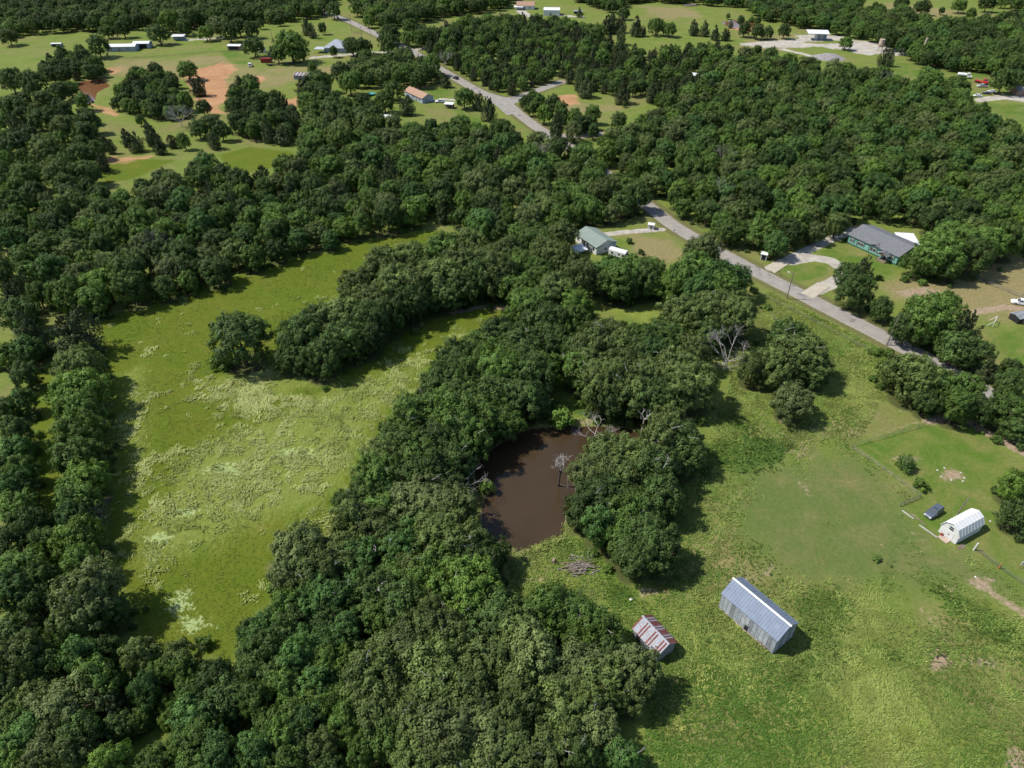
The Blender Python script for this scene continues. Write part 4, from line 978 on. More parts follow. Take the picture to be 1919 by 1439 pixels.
# ---------------------------------------------------------------- green house with grey shingle roof
A, rz, W, L = site((1679, 497), (1712, 474), (1587, 455))
gh = B_('green_house', 'long green house with grey shingle roof and small gabled porch', 'house', A, rz, W, L)
wl, rf = gh.gable(3.3, 2.0, 'y', GREEN_WALL, SHINGLE_GREY, 0.5, 0.14)
gh.on('x0', 0.0, -0.1, L, 0.55, DARK_GREEN, 'skirting', 0.05); gh.on('y0', 0.0, -0.1, W, 0.55, DARK_GREEN, 'skirting', 0.05)
for p_, w_ in ((1.5, 1.3), (L*0.42, 2.6), (L*0.68, 2.4), (L*0.88, 1.2)):
    gh.window('x0', p_, 1.1, w_, 1.25)
    for q in (p_-0.42, p_+w_+0.04): gh.on('x0', q, 1.05, 0.38, 1.35, DARK_GREEN, 'shutter', 0.07)
for q in (0.0, L*0.30, L*0.56, L*0.80, L-0.18): gh.on('x0', q, 0.3, 0.2, 2.3, DARK_GREEN, 'corner_board', 0.06)
# porch
py0, py1 = L*0.14, L*0.32; pm_ = (py0+py1)/2
MB().box(-2.4, 0, py0, py1, -0.1, 0.45).build('porch_floor', WOOD, gh.root)
pr = MB().prism([(py0-0.3, 2.35), (pm_, 3.45), (py1+0.3, 2.35), (py1+0.3, 2.50), (pm_, 3.62), (py0-0.3, 2.50)], -2.8, 1.2, 'x').build('porch_roof', SHINGLE_GREY, gh.root)
MB().prism([(py0+0.1, 2.45), (py1-0.1, 2.45), (pm_, 3.35)], -2.5, -2.4, 'x').build('porch_gable', plain('brown_timber', (0.18, 0.09, 0.05), 0.8), gh.root)
for yy in (py0+0.1, py1-0.1): MB().tube((-2.35, yy, 0.4), (-2.35, yy, 2.5), 0.09, 0.09, 8).build('porch_post', WOOD, gh.root)
gh.on('x0', pm_-0.5, 0.45, 1.0, 2.05, BLACKISH, 'door', 0.06)
MB().prism([(L*0.36, 3.2), (L*0.46, 4.0), (L*0.56, 3.2), (L*0.56, 3.36), (L*0.46, 4.16), (L*0.36, 3.36)], -0.75, 3.0, 'x').build('roof_gable', SHINGLE_GREY, gh.root)
for i, (xx, yy) in enumerate(((W*0.3, L*0.5), (W*0.34, L*0.2), (W*0.36, L*0.72))): MB().tube((xx, yy, 3.2), (xx, yy, 4.4), 0.09, 0.09, 8).build('vent_pipe', WHITE_METAL, gh.root)
def canopy(name, label, cat, px, W, L, rot, h, mat, postmat, drop=0.4, group=None, walls=None):
    root = empty(name, GV(*px), R(rot), label, cat, group)
    MB().slab([(-W/2, -L/2, h-drop), (W/2, -L/2, h-drop), (W/2, L/2, h), (-W/2, L/2, h)], 0.12).build('roof', mat, root)
    for sx in (-1, 1):
        for sy in (-1, 1): MB().tube((sx*(W/2-0.3), sy*(L/2-0.3), -0.2), (sx*(W/2-0.3), sy*(L/2-0.3), h-0.15-(drop if sy < 0 else 0.02)), 0.07, 0.07, 6).build('post', postmat, root)
    if walls: MB().box(-W/2+0.4, W/2-0.4, 0.1, L/2-0.35, -0.1, h-0.55).build('wall', walls, root)
    return root
canopy('carport', 'white metal carport standing behind the green house roof', 'carport', (1694, 459), 6.5, 7.0, -8, 3.1, WHITE_METAL, WHITE_METAL, 0.3, None, BLACKISH)
canopy('carport', 'low white lean-to canopy against the back of the green house', 'carport', (1706, 470), 6.0, 4.0, -38, 2.8, WHITE_METAL, WHITE_METAL, 0.3)
def small_shed(name, label, cat, px, W, L, rot, eave, rise, wall, roof, ridge='x', door=True, opening=False, group=None, win=False, over=0.25):
    A = GV(*px); c_, s_ = math.cos(R(rot)), math.sin(R(rot)); A = A - Vector((W/2*c_ - L/2*s_, W/2*s_ + L/2*c_, 0))
    h = B_(name, label, cat, A, R(rot), W, L, group); h.gable(eave, rise, ridge, wall, roof, over)
    if opening: h.on('y0', W*0.15, 0.0, W*0.7, eave-0.3, BLACKISH, 'bay_shade_panel', 0.04)  # near-black panel on the closed wall paints the shade of an open bay
    elif door: h.on('y0', W*0.4, 0.0, min(1.2, W*0.3), min(2.0, eave-0.3), WOOD, 'door', 0.06)
    if win:
        for q in (0.12, 0.7): h.window('y0', W*q, 1.0, min(1.4, W*0.18), 1.1)
    return h
small_shed('open_shed', 'small grey open-fronted shed below the shade trees', 'shed', (1757, 512), 3.6, 3.0, -35, 2.1, 0.35, GALV_DULL, GALV_DULL, opening=True)
hut = small_shed('shelter_hut', 'tiny white roadside shelter by the driveway mouth', 'shelter', (1431, 485), 2.0, 2.0, -28, 2.1, 0.3, WHITE, WHITE, opening=True)

# ---------------------------------------------------------------- white mobile home with green roof
A, rz, W, L = site((1117, 478), (1150, 465), (1079, 452))
mh = B_('white_house', 'white house with pale green shingle roof beside the road trees', 'house', A, rz, W, L)
wl, rf = mh.gable(3.0, 1.6, 'y', WHITE, SHINGLE_GREEN, 0.45, 0.13)
for p_ in (1.2, L*0.4, L*0.62, L*0.84): mh.window('x0', p_, 1.1, 1.1, 1.1, DARK_GREEN)
mh.on('x0', L*0.52, 0.2, 1.0, 2.0, BLACKISH, 'door', 0.06); mh.on('y0', 0, 2.55, W*0.98, 0.25, BLUEGREY, 'trim', 0.06); mh.window('y0', W*0.4, 1.0)
for q in (0.2, 0.5, 0.8): MB().tube((W*0.38, L*q, 2.9), (W*0.38, L*q, 4.0), 0.10, 0.10, 8).build('vent_pipe', WHITE_METAL, mh.root)
# camper trailer with rounded white roof
cb = empty('camper_trailer', GV(1158, 481), R(-33), 'white camper trailer with rounded roof parked against the white house', 'trailer')
prof = [(-1.25, 0.45), (1.25, 0.45), (1.25, 2.4), (1.05, 2.75), (0.6, 2.92), (-0.6, 2.92), (-1.05, 2.75), (-1.25, 2.4)]
MB().prism(prof, -3.2, 3.2, 'x').build('body', WHITE_METAL, cb)
for sy in (-1, 1):
    for xx in (-0.5, 0.5): MB().tube((xx, sy*1.02, 0.36), (xx, sy*1.27, 0.36), 0.36, 0.36, 12).build('wheel', BLACKISH, cb)
for xx in (-2.2, 0.4, 2.0): MB().box(xx, xx+0.8, -1.30, -1.24, 1.3, 1.95).build('window', GLASS, cb)
canopy('shade_shelter', 'white-roofed shelter half under trees left of the white house', 'shelter', (1083, 476), 5.5, 4.2, 30, 2.5, WHITE_METAL, WOOD, 0.5, None, GALV_DULL)
small_shed('well_house', 'small white box hut at the gated drive by the road', 'hut', (1220, 428), 2.2, 1.8, -20, 1.8, 0.35, WHITE, WHITE)

# ---------------------------------------------------------------- far buildings
small_shed('long_white_barn', 'long low white barn in the far left field', 'barn', (232, 94), 19, 8, 4, 3.0, 1.0, BLUEGREY, WHITE_METAL, win=True)
small_shed('white_barn', 'shorter white barn joined to the long white barn\'s end', 'barn', (269, 89), 11, 7, 4, 3.2, 0.9, BLUEGREY, WHITE_METAL, opening=True)
small_shed('white_hut', 'tiny white-topped hut alone in the far left field', 'hut', (108, 87), 7, 3, 2, 2.0, 0.3, GALV_DULL, WHITE_METAL, opening=True)
canopy('open_barn', 'open white-roofed shed beside the pale far drive', 'shed', (336, 75), 9, 6, 3, 3.3, WHITE_METAL, WOOD, 0.4, None, BLUEGREY)
A = GV(370, 30); h = B_('dark_roof_house', 'dark-roofed house mostly hidden by far trees', 'house', A, R(5), 20, 13); h.hip(3.0, 4.2, BRICK, SHINGLE_DARK); h.window('y0', 4, 1.0, 2, 1.2); h.window('y0', 13, 1.0, 2, 1.2)
small_shed('brown_front_shed', 'white-roofed shed with brown front by the far clump', 'shed', (442, 93), 9, 5, -4, 2.8, 0.6, BRICK, WHITE_METAL, opening=True)
bx = empty('red_container', GV(500, 117), R(3), 'dark red shipping container in the far yard', 'container')
MB().box(-3.4, 3.4, -1.3, 1.3, 0.1, 2.7).build('body', REDPAINT, bx); MB().box(-3.46, -3.4, -1.2, 0, 0.2, 2.6).build('door', REDPAINT, bx); MB().box(-3.46, -3.4, 0.02, 1.2, 0.2, 2.6).build('door', REDPAINT, bx)
for i in range(11): MB().box(-3.2+i*0.6, -2.95+i*0.6, -1.35, -1.3, 0.2, 2.6).build('rib', REDPAINT, bx)
small_shed('white_hut', 'small white hut left of the far oak clump', 'hut', (493, 98), 3.4, 3.2, 0, 2.6, 0.5, WHITE, WHITE_METAL)
small_shed('grey_shed', 'small grey shed with pale roof behind the red container', 'shed', (511, 106), 4.6, 4.0, -6, 2.5, 0.9, GALV_DULL, PALE_SHEET)
rs_ = small_shed('rusty_roof_shed', 'shed with rusty streaked roof in the far yard', 'shed', (568, 147), 8.5, 6.5, -12, 2.4, 0.9, GALV_DULL, PALE_SHEET)
for i in range(4): MB().slab([(0.2+i*2.1, -0.3, 2.52), (0.9+i*2.1, -0.3, 2.52), (0.9+i*2.1, 3.2, 3.53), (0.2+i*2.1, 3.2, 3.53)], 0.04).build('rust_sheet', RUST, rs_.root)
A = GV(608, 98); h = B_('grey_roof_house', 'house with blue-grey pyramid roof near the far road', 'house', A, R(-6), 15, 13); h.hip(3.0, 4.0, BLUEGREY, plain('blue_grey_roof', (0.30,0.33,0.38), 0.8)); h.window('y0', 3, 1, 1.6, 1.2); h.window('y0', 9, 1, 1.6, 1.2); h.on('y0', 6.6, 0, 1.1, 2.1, WOOD, 'door')
canopy('carport', 'pale carport attached beside the blue-grey roofed house', 'carport', (601, 98), 7, 6, -6, 2.9, plain('grey_sheet', (0.40,0.42,0.46), 0.6), WOOD, 0.3)
A, rz, W, L = site((792, 194), (807, 189), (759, 179))
bh = B_('brown_roof_house', 'house with brown roof and blue-grey gable below the road', 'house', A, rz, max(W, 7), L); bh.gable(2.7, 1.7, 'y', BLUEGREY, SHINGLE_BROWN, 0.4); bh.window('y0', 2.2, 1.0); bh.window('x0', 2.5, 1.0, 1.4); bh.window('x0', 9, 1.0, 1.4); bh.on('x0', 6, 0, 1, 2.1, WOOD, 'door')
canopy('open_shed', 'small open white-roofed shelter near the white pickup', 'shelter', (842, 202), 5.2, 3.6, -14, 2.6, WHITE_METAL, WOOD, 0.3, None, WOOD)
small_shed('white_roof_shed', 'white-roofed shed half hidden among the oaks', 'shed', (721, 228), 7, 6, -5, 2.6, 0.8, GALV_DULL, WHITE_METAL)
small_shed('tan_roof_house', 'white house with tan roof at the far top', 'house', (985, 16), 15, 10, -4, 3.0, 2.4, WHITE, SHINGLE_BROWN, win=True)
canopy('carport', 'white porch canopy in front of the tan-roofed far house', 'carport', (972, 18), 8, 6, -4, 2.8, WHITE_METAL, WOOD)
small_shed('white_barn', 'large plain white barn at the far top', 'barn', (1034, 27), 13, 10, -5, 4.0, 1.2, WHITE, WHITE_METAL)
canopy('dark_shelter', 'dark low shelter on bare ground at the far top', 'shelter', (1083, 26), 7, 5, -3, 2.6, GALV_DULL, WOOD, 0.3, None, BLACKISH)
small_shed('white_shed', 'white shed in the clearing among the cedars', 'shed', (1306, 149), 6.2, 5.2, -22, 2.8, 0.8, WHITE, WHITE_METAL, win=True)
small_shed('hidden_cabin', 'brown-grey roof showing between tree crowns beyond the road', 'cabin', (1268, 293), 7, 6, -12, 2.8, 1.0, BRICK, plain('brown_sheet', (0.24,0.19,0.17), 0.8))
small_shed('brick_house', 'brown house at the right edge by the gravel drive', 'house', (1921, 176), 14, 9, -8, 2.8, 2.0, BRICK, SHINGLE_GREY, win=True)
ob = canopy('open_work_shed', 'tall white open-sided shed in the gravel yard', 'shed', (1530, 74), 15, 9, -8, 5.6, WHITE_METAL, WHITE_METAL, 1.0)
MB().box(0.5, 6.8, 0.5, 4.0, -0.1, 4.2).build('enclosed_bay', BLUEGREY, ob); MB().box(-1.0, 0.3, -1.5, 3.6, -0.1, 4.0).build('partition', WHITE, ob); MB().box(1.5, 4.5, 0.42, 0.5, 0, 3.2).build('door', WHITE, ob)

# ---------------------------------------------------------------- vehicles
def paint_mat(name, c, rough=0.28): return plain(name, c, rough, var=0.04, scale=1, spec=0.6)
CARGREY = paint_mat('car_grey_blue', (0.075, 0.095, 0.125)); CARWHITE = paint_mat('car_white', (0.72, 0.72, 0.72)); CARRED = paint_mat('car_red', (0.45, 0.02, 0.02)); CARBLACK = paint_mat('car_black', (0.015, 0.016, 0.02)); CARSILVER = paint_mat('car_silver', (0.42, 0.43, 0.45))
TYRE = plain('tyre_rubber', (0.02, 0.02, 0.02), 0.9, var=0.1); RIM = plain('wheel_rim', (0.4, 0.4, 0.42), 0.4, metal=0.7, var=0.05); LAMP = plain('lamp_lens', (0.75, 0.75, 0.72), 0.2, var=0.05); TAIL = plain('tail_lens', (0.35, 0.01, 0.01), 0.3, var=0.05)
def loft(sections):
    """sections: list of (x, [(y,z)...]) with equal counts, capped"""
    m = MB(); n = len(sections[0][1]); V = []; F = []
    for x, pr in sections: V += [(x, y, z) for y, z in pr]
    for s_ in range(len(sections)-1):
        for i in range(n): F.append((s_*n+i, s_*n+(i+1) % n, (s_+1)*n+(i+1) % n, (s_+1)*n+i))
    F += [tuple(range(n-1, -1, -1)), tuple(range((len(sections)-1)*n, len(sections)*n))]
    return m.add(V, F)
def car(name, label, cat, px, rot, mat, style='suv', group=None, k=1.0):
    root = empty(name, GV(*px), R(rot), label, cat, group); root.scale = (k, k, k)
    Lh, Wh, H = {'suv': (2.35, 0.94, 1.68), 'sedan': (2.35, 0.9, 1.42), 'pickup': (2.85, 0.98, 1.78)}[style]
    hood = 0.98 if style != 'sedan' else 0.86
    def body_sec(x, zt, w): return (x, [(-w, 0.34), (w, 0.34), (w, zt*0.72), (w*0.9, zt), (-w*0.9, zt), (-w, zt*0.72)])
    secs = [body_sec(-Lh, hood*0.86, Wh*0.88), body_sec(-Lh+0.18, hood, Wh), body_sec(-0.2, hood+0.02, Wh), body_sec(Lh*0.42, hood, Wh), body_sec(Lh-0.3, hood*0.86, Wh*0.96), body_sec(Lh, hood*0.66, Wh*0.84)]
    if style == 'pickup':
        secs = [body_sec(-Lh, 1.05, Wh), body_sec(-Lh+0.1, 1.08, Wh), body_sec(-0.9, 1.08, Wh), body_sec(-0.2, 1.08, Wh), body_sec(Lh*0.4, 1.06, Wh), body_sec(Lh-0.3, 0.98, Wh*0.97), body_sec(Lh, 0.72, Wh*0.86)]
    bd = loft(secs).build('body', mat, root)
    if style == 'suv': c0, c1, t0, t1 = -Lh+0.12, Lh*0.40, -Lh+0.45, Lh*0.12
    elif style == 'sedan': c0, c1, t0, t1 = -Lh*0.72, Lh*0.40, -Lh*0.40, Lh*0.10
    else: c0, c1, t0, t1 = -Lh*0.28, Lh*0.42, -Lh*0.22, Lh*0.20
    w0, w1 = Wh*0.92, Wh*0.76; zb = hood-0.02 if style != 'pickup' else 1.05
    V = [(c0,-w0,zb),(c1,-w0,zb),(c1,w0,zb),(c0,w0,zb),(t0,-w1,H),(t1,-w1,H),(t1,w1,H),(t0,w1,H)]
    cab = MB().add(V, [(0,3,2,1),(4,5,6,7),(0,1,5,4),(1,2,6,5),(2,3,7,6),(3,0,4,7)]).build('cabin', GLASS, root)
    MB().add([(t0-0.06,-w1-0.03,H-0.05),(t1+0.05,-w1-0.03,H-0.05),(t1+0.05,w1+0.03,H-0.05),(t0-0.06,w1+0.03,H-0.05),(t0,-w1*0.95,H+0.04),(t1,-w1*0.95,H+0.04),(t1,w1*0.95,H+0.04),(t0,w1*0.95,H+0.04)], [(0,3,2,1),(4,5,6,7),(0,1,5,4),(1,2,6,5),(2,3,7,6),(3,0,4,7)]).build('roof', mat, root)
    if style == 'suv': MB().box(-0.35, 0.25, -0.45, 0.45, H+0.04, H+0.055).build('sunroof', GLASS, root)
    for sy in (-1, 1):
        for f in (0.0, 0.42, 1.0):
            a = Vector((c0+(c1-c0)*f, sy*w0, zb)); e = Vector((t0+(t1-t0)*f, sy*(w1+0.015), H-0.02)); MB().tube(a, e, 0.05, 0.05, 4).build('pillar', mat, root)
        for xx in (-Lh*0.62, Lh*0.60):
            wh = MB().tube((xx, sy*(Wh-0.2), 0.35), (xx, sy*(Wh+0.03), 0.35), 0.36, 0.36, 14).build('wheel', TYRE, root); MB().tube((xx, sy*(Wh+0.0), 0.35), (xx, sy*(Wh+0.045), 0.35), 0.2, 0.2, 10).build('rim', RIM, wh)
        MB().box(Lh-0.16, Lh+0.01, sy*Wh*0.62-0.2, sy*Wh*0.62+0.2, 0.58, 0.72).build('headlight', LAMP, root); MB().box(-Lh-0.02, -Lh+0.12, sy*Wh*0.68-0.14, sy*Wh*0.68+0.14, 0.68, 0.9).build('tail_light', TAIL, root)
        MB().box(Lh*0.33, Lh*0.40, sy*Wh*1.0-0.1+sy*0.1, sy*Wh*1.0+0.1+sy*0.1, hood, hood+0.14).build('mirror', mat, root)
    if style == 'pickup': MB().box(-Lh+0.15, -0.95, -Wh*0.78, Wh*0.78, 1.085, 1.10).build('bed', BLACKISH, root)
    return root
car('parked_suv', 'grey-blue SUV parked on the lawn beside the gambrel shed', 'car', (1748, 963), 212, CARGREY, 'suv', None, 1.0)
car('white_pickup', 'white pickup on the drive by the brown-roofed house', 'pickup', (825, 192), 186, CARWHITE, 'pickup')
car('white_car', 'white car under the trees below the rusty shed', 'car', (609, 171), 165, CARWHITE, 'sedan')
car('black_car', 'dark car driving on the road near the junction', 'car', (854, 148), 128, CARBLACK, 'suv')
car('dark_car', 'dark car waiting in the side drive off the far road', 'car', (800, 89), 200, CARBLACK, 'suv')
car('silver_car', 'silver car far up the road at the top', 'car', (632, 34), 125, CARSILVER, 'sedan')
car('white_pickup', 'white pickup cut off at the right edge by the paddock', 'pickup', (1913, 570), 160, CARWHITE, 'pickup')
car('white_car', 'white car nearest the oak shade in the far right yard', 'car', (1831, 181), 170, CARWHITE, 'sedan')
car('dark_car', 'dark car in the row by the far right gravel drive', 'car', (1848, 176), 165, CARBLACK, 'sedan')
car('white_car', 'white car beside the dark one by the far right drive', 'car', (1858, 173), 165, CARWHITE, 'sedan')
car('silver_pickup', 'silver pickup just below the red truck', 'pickup', (1840, 163), 175, CARSILVER, 'pickup')
car('white_van', 'white van in the far yard beside the red container', 'van', (469, 124), 110, CARWHITE, 'suv', None, 1.25)
def truck(name, label, px, rot, mat, tank=False, box=False):
    root = empty(name, GV(*px), R(rot), label, 'truck')
    MB().box(-3.6, 3.4, -0.5, 0.5, 0.7, 1.0).build('chassis', BLACKISH, root)
    MB().prism([(1.4, 0.8), (3.9, 0.8), (3.9, 1.7), (2.9, 1.9), (2.55, 3.0), (1.4, 3.0)], -1.1, 1.1, 'y').build('cab', mat, root)
    MB().add([(2.95,-1.0,1.92),(2.60,-1.0,2.85),(2.60,1.0,2.85),(2.95,1.0,1.92)], [(0,1,2,3),(3,2,1,0)]).build('windscreen', GLASS, root)
    for sy in (-1, 1):
        MB().box(1.6, 2.5, sy*1.1-0.02, sy*1.1+0.03, 2.0, 2.7).build('window', GLASS, root)
        for xx in (-2.9, -1.8, 3.0): MB().tube((xx, sy*0.75, 0.5), (xx, sy*1.15, 0.5), 0.52, 0.52, 12).build('wheel', TYRE, root)
    if tank:
        m = MB(); pr = [(0.95*math.cos(a), 2.0+0.9*math.sin(a)) for a in np.linspace(0, 2*math.pi, 14, endpoint=False)]
        loft([(-3.9, [(y*0.6, 2.0+(z-2.0)*0.6) for y, z in pr]), (-3.6, pr), (0.9, pr), (1.2, [(y*0.6, 2.0+(z-2.0)*0.6) for y, z in pr])]).build('tank', CARWHITE, root)
    else: MB().box(-3.7, 1.2, -1.15, 1.15, 1.0, 1.25).build('deck', mat, root)
    return root
truck('tanker_truck', 'white tanker truck parked on the far right lawn', (1806, 146), -25, CARWHITE, True)
truck('red_truck', 'red truck with flat deck near the far right drive', (1838, 156), -60, CARRED)
def trailer(name, label, px, rot, Lh, mat):
    root = empty(name, GV(*px), R(rot), label, 'trailer')
    MB().box(-Lh, Lh, -1.1, 1.1, 0.7, 0.95).build('deck', mat, root); MB().tube((Lh, 0, 0.8), (Lh+1.6, 0, 0.6), 0.08, 0.06).build('drawbar', mat, root)
    for sy in (-1, 1):
        for xx in (-0.8, 0.2): MB().tube((xx, sy*1.1, 0.4), (xx, sy*1.35, 0.4), 0.4, 0.4, 12).build('wheel', TYRE, root)
    MB().box(-Lh, -Lh+0.15, -1.1, 1.1, 0.95, 1.5).build('headboard', mat, root)
    return root
trailer('flatbed_trailer', 'dark rusty flatbed trailer lying on the far right lawn', (1738, 146), 170, 5.0, plain('rusty_steel', (0.12, 0.05, 0.035), 0.8))
trailer('flatbed_trailer', 'low dark trailer in front of the red container', (508, 123), 10, 2.6, BLACKISH)
# yard plant in the gravel pit
root = empty('hopper_tower', GV(1648, 96), 0.2, 'tan storage hopper on legs in the gravel yard', 'hopper')
loft([(0, [(0.5*math.cos(a), 0.5*math.sin(a)) for a in np.linspace(0, 6.283, 12, endpoint=False)])]*1 + [(1.6, [(1.8*math.cos(a), 1.8*math.sin(a)) for a in np.linspace(0, 6.283, 12, endpoint=False)]), (5.0, [(1.8*math.cos(a), 1.8*math.sin(a)) for a in np.linspace(0, 6.283, 12, endpoint=False)])]).build('bin', WOODPALE, root).rotation_euler = (0, -math.pi/2, 0)
bin_ = root.children[0]; bin_.location = (0, 0, 2.6)
for a in range(4): MB().tube((1.7*math.cos(a*1.57), 1.7*math.sin(a*1.57), -0.2), (1.5*math.cos(a*1.57), 1.5*math.sin(a*1.57), 4.6), 0.12, 0.12).build('leg', WOODPALE, root)
root = empty('batch_plant', GV(1715, 104), -0.2, 'pale conveyor and upright tower at the gravel yard\'s right end', 'conveyor')
MB().tube((3, 0, -0.2), (4.2, 0, 11), 0.9, 0.7, 10).build('tower', WOODPALE, root); MB().slab([(-9, -0.6, 1.5), (2.5, -0.6, 5), (2.5, 0.6, 5), (-9, 0.6, 1.5)], 0.5).build('conveyor', plain('pale_steel', (0.55,0.52,0.46), 0.7), root)
for xx, zz in ((-7, 2), (-2, 3.4)): MB().tube((xx, 0, -0.2), (xx, 0, zz-0.4), 0.15, 0.15).build('support', WOODPALE, root)
MB().box(-4, 1.5, -3.5, -1.5, -0.1, 2.4).build('hut', WHITE, root)
# gravel pile
m = MB(); P = []; r_ = random.Random(3)
for j, (rr, z) in enumerate(((9, -0.1), (6.5, 1.0), (3.5, 2.0), (1.2, 2.6))):
    for i in range(16): a = 2*math.pi*i/16; q = rr*(1+0.15*r_.uniform(-1, 1)); P.append((q*1.25*math.cos(a), q*math.sin(a), z+r_.uniform(-.15, .15)))
P.append((0, 0, 2.8)); F = []
for j in range(3):
    for i in range(16): F.append((j*16+i, j*16+(i+1) % 16, (j+1)*16+(i+1) % 16, (j+1)*16+i))
F += [(48+i, 48+(i+1) % 16, 64) for i in range(16)]
o = MB().add(P, F).build('gravel_pile', plain('grey_gravel', (0.26, 0.24, 0.235), 0.95, var=0.25, scale=1.5), None, GV(1552, 108)); tag(o, 'low grey gravel heap in front of the yard', 'gravel pile')

# ---------------------------------------------------------------- utility poles
def pole(label, px, h, lean=(0, 0), arm=True, lamp=False, guy=None, group='utility poles along the roads', rot=0.0, transformer=False, name='utility_pole'):
    root = empty(name, GV(*px), rot, label, 'utility pole', group)
    top = Vector((lean[0], lean[1], h))
    MB().tube((0, 0, -0.5), top, 0.17, 0.11, 8).build('pole', POLE, root)
    if arm: MB().box(top.x-1.2, top.x+1.2, top.y-0.06+0.16, top.y+0.06+0.16, h-0.55, h-0.40).build('crossarm', POLE, root)
    if arm:
        for xx in (-1.1, 0.6, 1.1): MB().tube((top.x+xx, top.y+0.16, h-0.40), (top.x+xx, top.y+0.16, h-0.2), 0.05, 0.03, 6).build('insulator', WHITE_METAL, root)
    if lamp:
        MB().tube((top.x, top.y, h-1.2), (top.x-1.2, top.y, h-0.8), 0.04, 0.04).build('lamp_arm', GALV, root); MB().box(top.x-1.75, top.x-1.15, top.y-0.18, top.y+0.18, h-0.95, h-0.72).build('lamp_head', WHITE_METAL, root)
    if transformer: MB().tube((top.x-0.4, top.y, h-2.0), (top.x-0.4, top.y, h-1.0), 0.26, 0.26, 10).build('transformer', GALV, root)
    if guy: MB().tube((top.x*0.8, top.y*0.8, h*0.8), (guy[0], guy[1], 0), 0.025, 0.025, 4).build('guy_wire', WIRE, root)
    return root
pole('utility pole with lamp head opposite the second driveway apron', (1474, 560), 10.0, lamp=True, transformer=False, arm=False, rot=-0.4)
pole('utility pole with guy wire opposite the roadside oak stand', (1661, 647), 10.2, lean=(0.4, 0), arm=False, guy=(9.5, -2.5))
pole('thin dark yard pole standing behind the gambrel shed', (1794, 963), 5.0, lean=(0.5, 0), arm=False, group=None, name='yard_pole')
pole('far utility pole left of the far road, tallest there', (659, 58), 11, group='utility poles along the roads')
pole('far utility pole on the far road verge beside the lone oak', (679, 78), 10)
pole('far utility pole nearest the far junction', (694, 64), 9, arm=False)
pole('thin pole in the field left of the far oak clump', (512, 82), 10, arm=False)

# ---------------------------------------------------------------- dead trees
def dead_tree(name, label, px, h, spread, seed, mat, levels=5, trunks=1, lean=(0, 0), fork=0.3, z=0.0, n0=4, thick=0.03, up=0.6, base=None):
    r = random.Random(seed); mb = MB(); limbs = []
    def grow(p, d, ln, rad, lev, tgt):
        segs = 3; q = p
        for s_ in range(segs):
            d = (d + Vector((r.uniform(-.3,.3), r.uniform(-.3,.3), r.uniform(-.12,.2)))).normalized(); e = q + d*ln/segs
            tgt.tube(q, e, rad*(1-0.22*s_/segs), rad*(1-0.22*(s_+1)/segs)*0.97, 5 if lev > 1 else 4); q = e
        if lev == 0: return
        for k in range(3 if lev > 1 else 2):
            a = r.uniform(0, 6.28); side = Vector((math.cos(a), math.sin(a), r.uniform(-0.15, 0.5)))
            grow(q, (d*0.7 + side*0.75).normalized(), ln*r.uniform(0.55, 0.78), rad*0.62, lev-1, tgt)
    root = empty(name, (*G(*px), z), 0, label, 'dead tree')
    trunk_h = h*fork
    for k in range(trunks):
        ld = Vector((lean[0] + (r.uniform(-.35,.35) if trunks > 1 else 0), lean[1], 1)).normalized()
        p0 = Vector((0.25*k, 0, -0.8)); p1 = p0 + ld*(trunk_h+0.8)
        tr = MB(); tr.tube(p0, p1, h*thick*1.1, h*thick*0.8, 7)
        for q in range(n0):
            a = 6.283*q/n0 + r.uniform(-.3,.3)
            grow(p1 - ld*r.uniform(0, trunk_h*0.3), Vector((math.cos(a)*spread, math.sin(a)*spread, up)).normalized(), (h-trunk_h)*0.5, h*thick*0.40, levels-2, mb)
        tr.build('trunk', base or mat, root)
    mb.build('branches', mat, root)
    return root
dead_tree('dead_tree', 'bare two-stemmed dead tree standing in the brown pond', (1045, 909), 10.0, 0.5, 5, DEADWOOD, 5, 2, (0.0, 0), 0.55, -0.9, 2, 0.02, 1.1, plain('wet_dark_wood', (0.09, 0.07, 0.06), 0.8))
dead_tree('dead_tree', 'tall bare pale snag at the pond\'s right end', (1197, 830), 11.0, 0.7, 9, DEADWOOD, 4, 1, (0.06, 0), 0.72, -0.3, 3, 0.022, 0.9, WOODPALE)
dead_tree('dead_tree', 'pale twisted dead branches over the pond\'s top right edge', (1118, 828), 8.5, 1.2, 13, DEADWOOD, 5, 1, (-0.15, 0), 0.35, -0.3, 5, 0.022, 0.35)
dead_tree('dead_tree', 'big pale grey dead oak in the pasture beside the dark oaks', (1360, 690), 11.0, 1.0, 21, DEADWOOD, 6, 1, (0, 0), 0.26, 0, 7, 0.019, 0.75)
dead_tree('dead_tree', 'pale dead tree leaning on the pond\'s left bank', (874, 925), 8.0, 0.9, 33, DEADWOOD, 5, 1, (0.02, 0), 0.35, 0, 5, 0.020, 0.6)
dead_tree('dead_tree', 'fine-twigged purple-grey dead tree at the meadow\'s inner edge', (815, 772), 8.0, 0.9, 41, DEADPURPLE, 6, 1, (0, 0), 0.2, 0, 9, 0.014, 0.8)
dead_tree('dead_tree', 'small purple-grey bare tree in the left belt of trees', (192, 985), 7.0, 0.8, 47, DEADPURPLE, 5, 1, (0.1, 0), 0.35, 0, 6, 0.016, 0.7)
dead_tree('dead_tree', 'pale grey bare tree among cedars near the red earth', (342, 238), 10.5, 0.9, 53, DEADWOOD, 6, 1, (0, 0), 0.25, 0, 9, 0.016, 0.9)
dead_tree('dead_tree', 'bare branches against the pond\'s right bank oaks', (1078, 925), 6.0, 0.9, 59, DEADWOOD, 4, 1, (0, 0), 0.3, 0, 6, 0.018, 0.7)
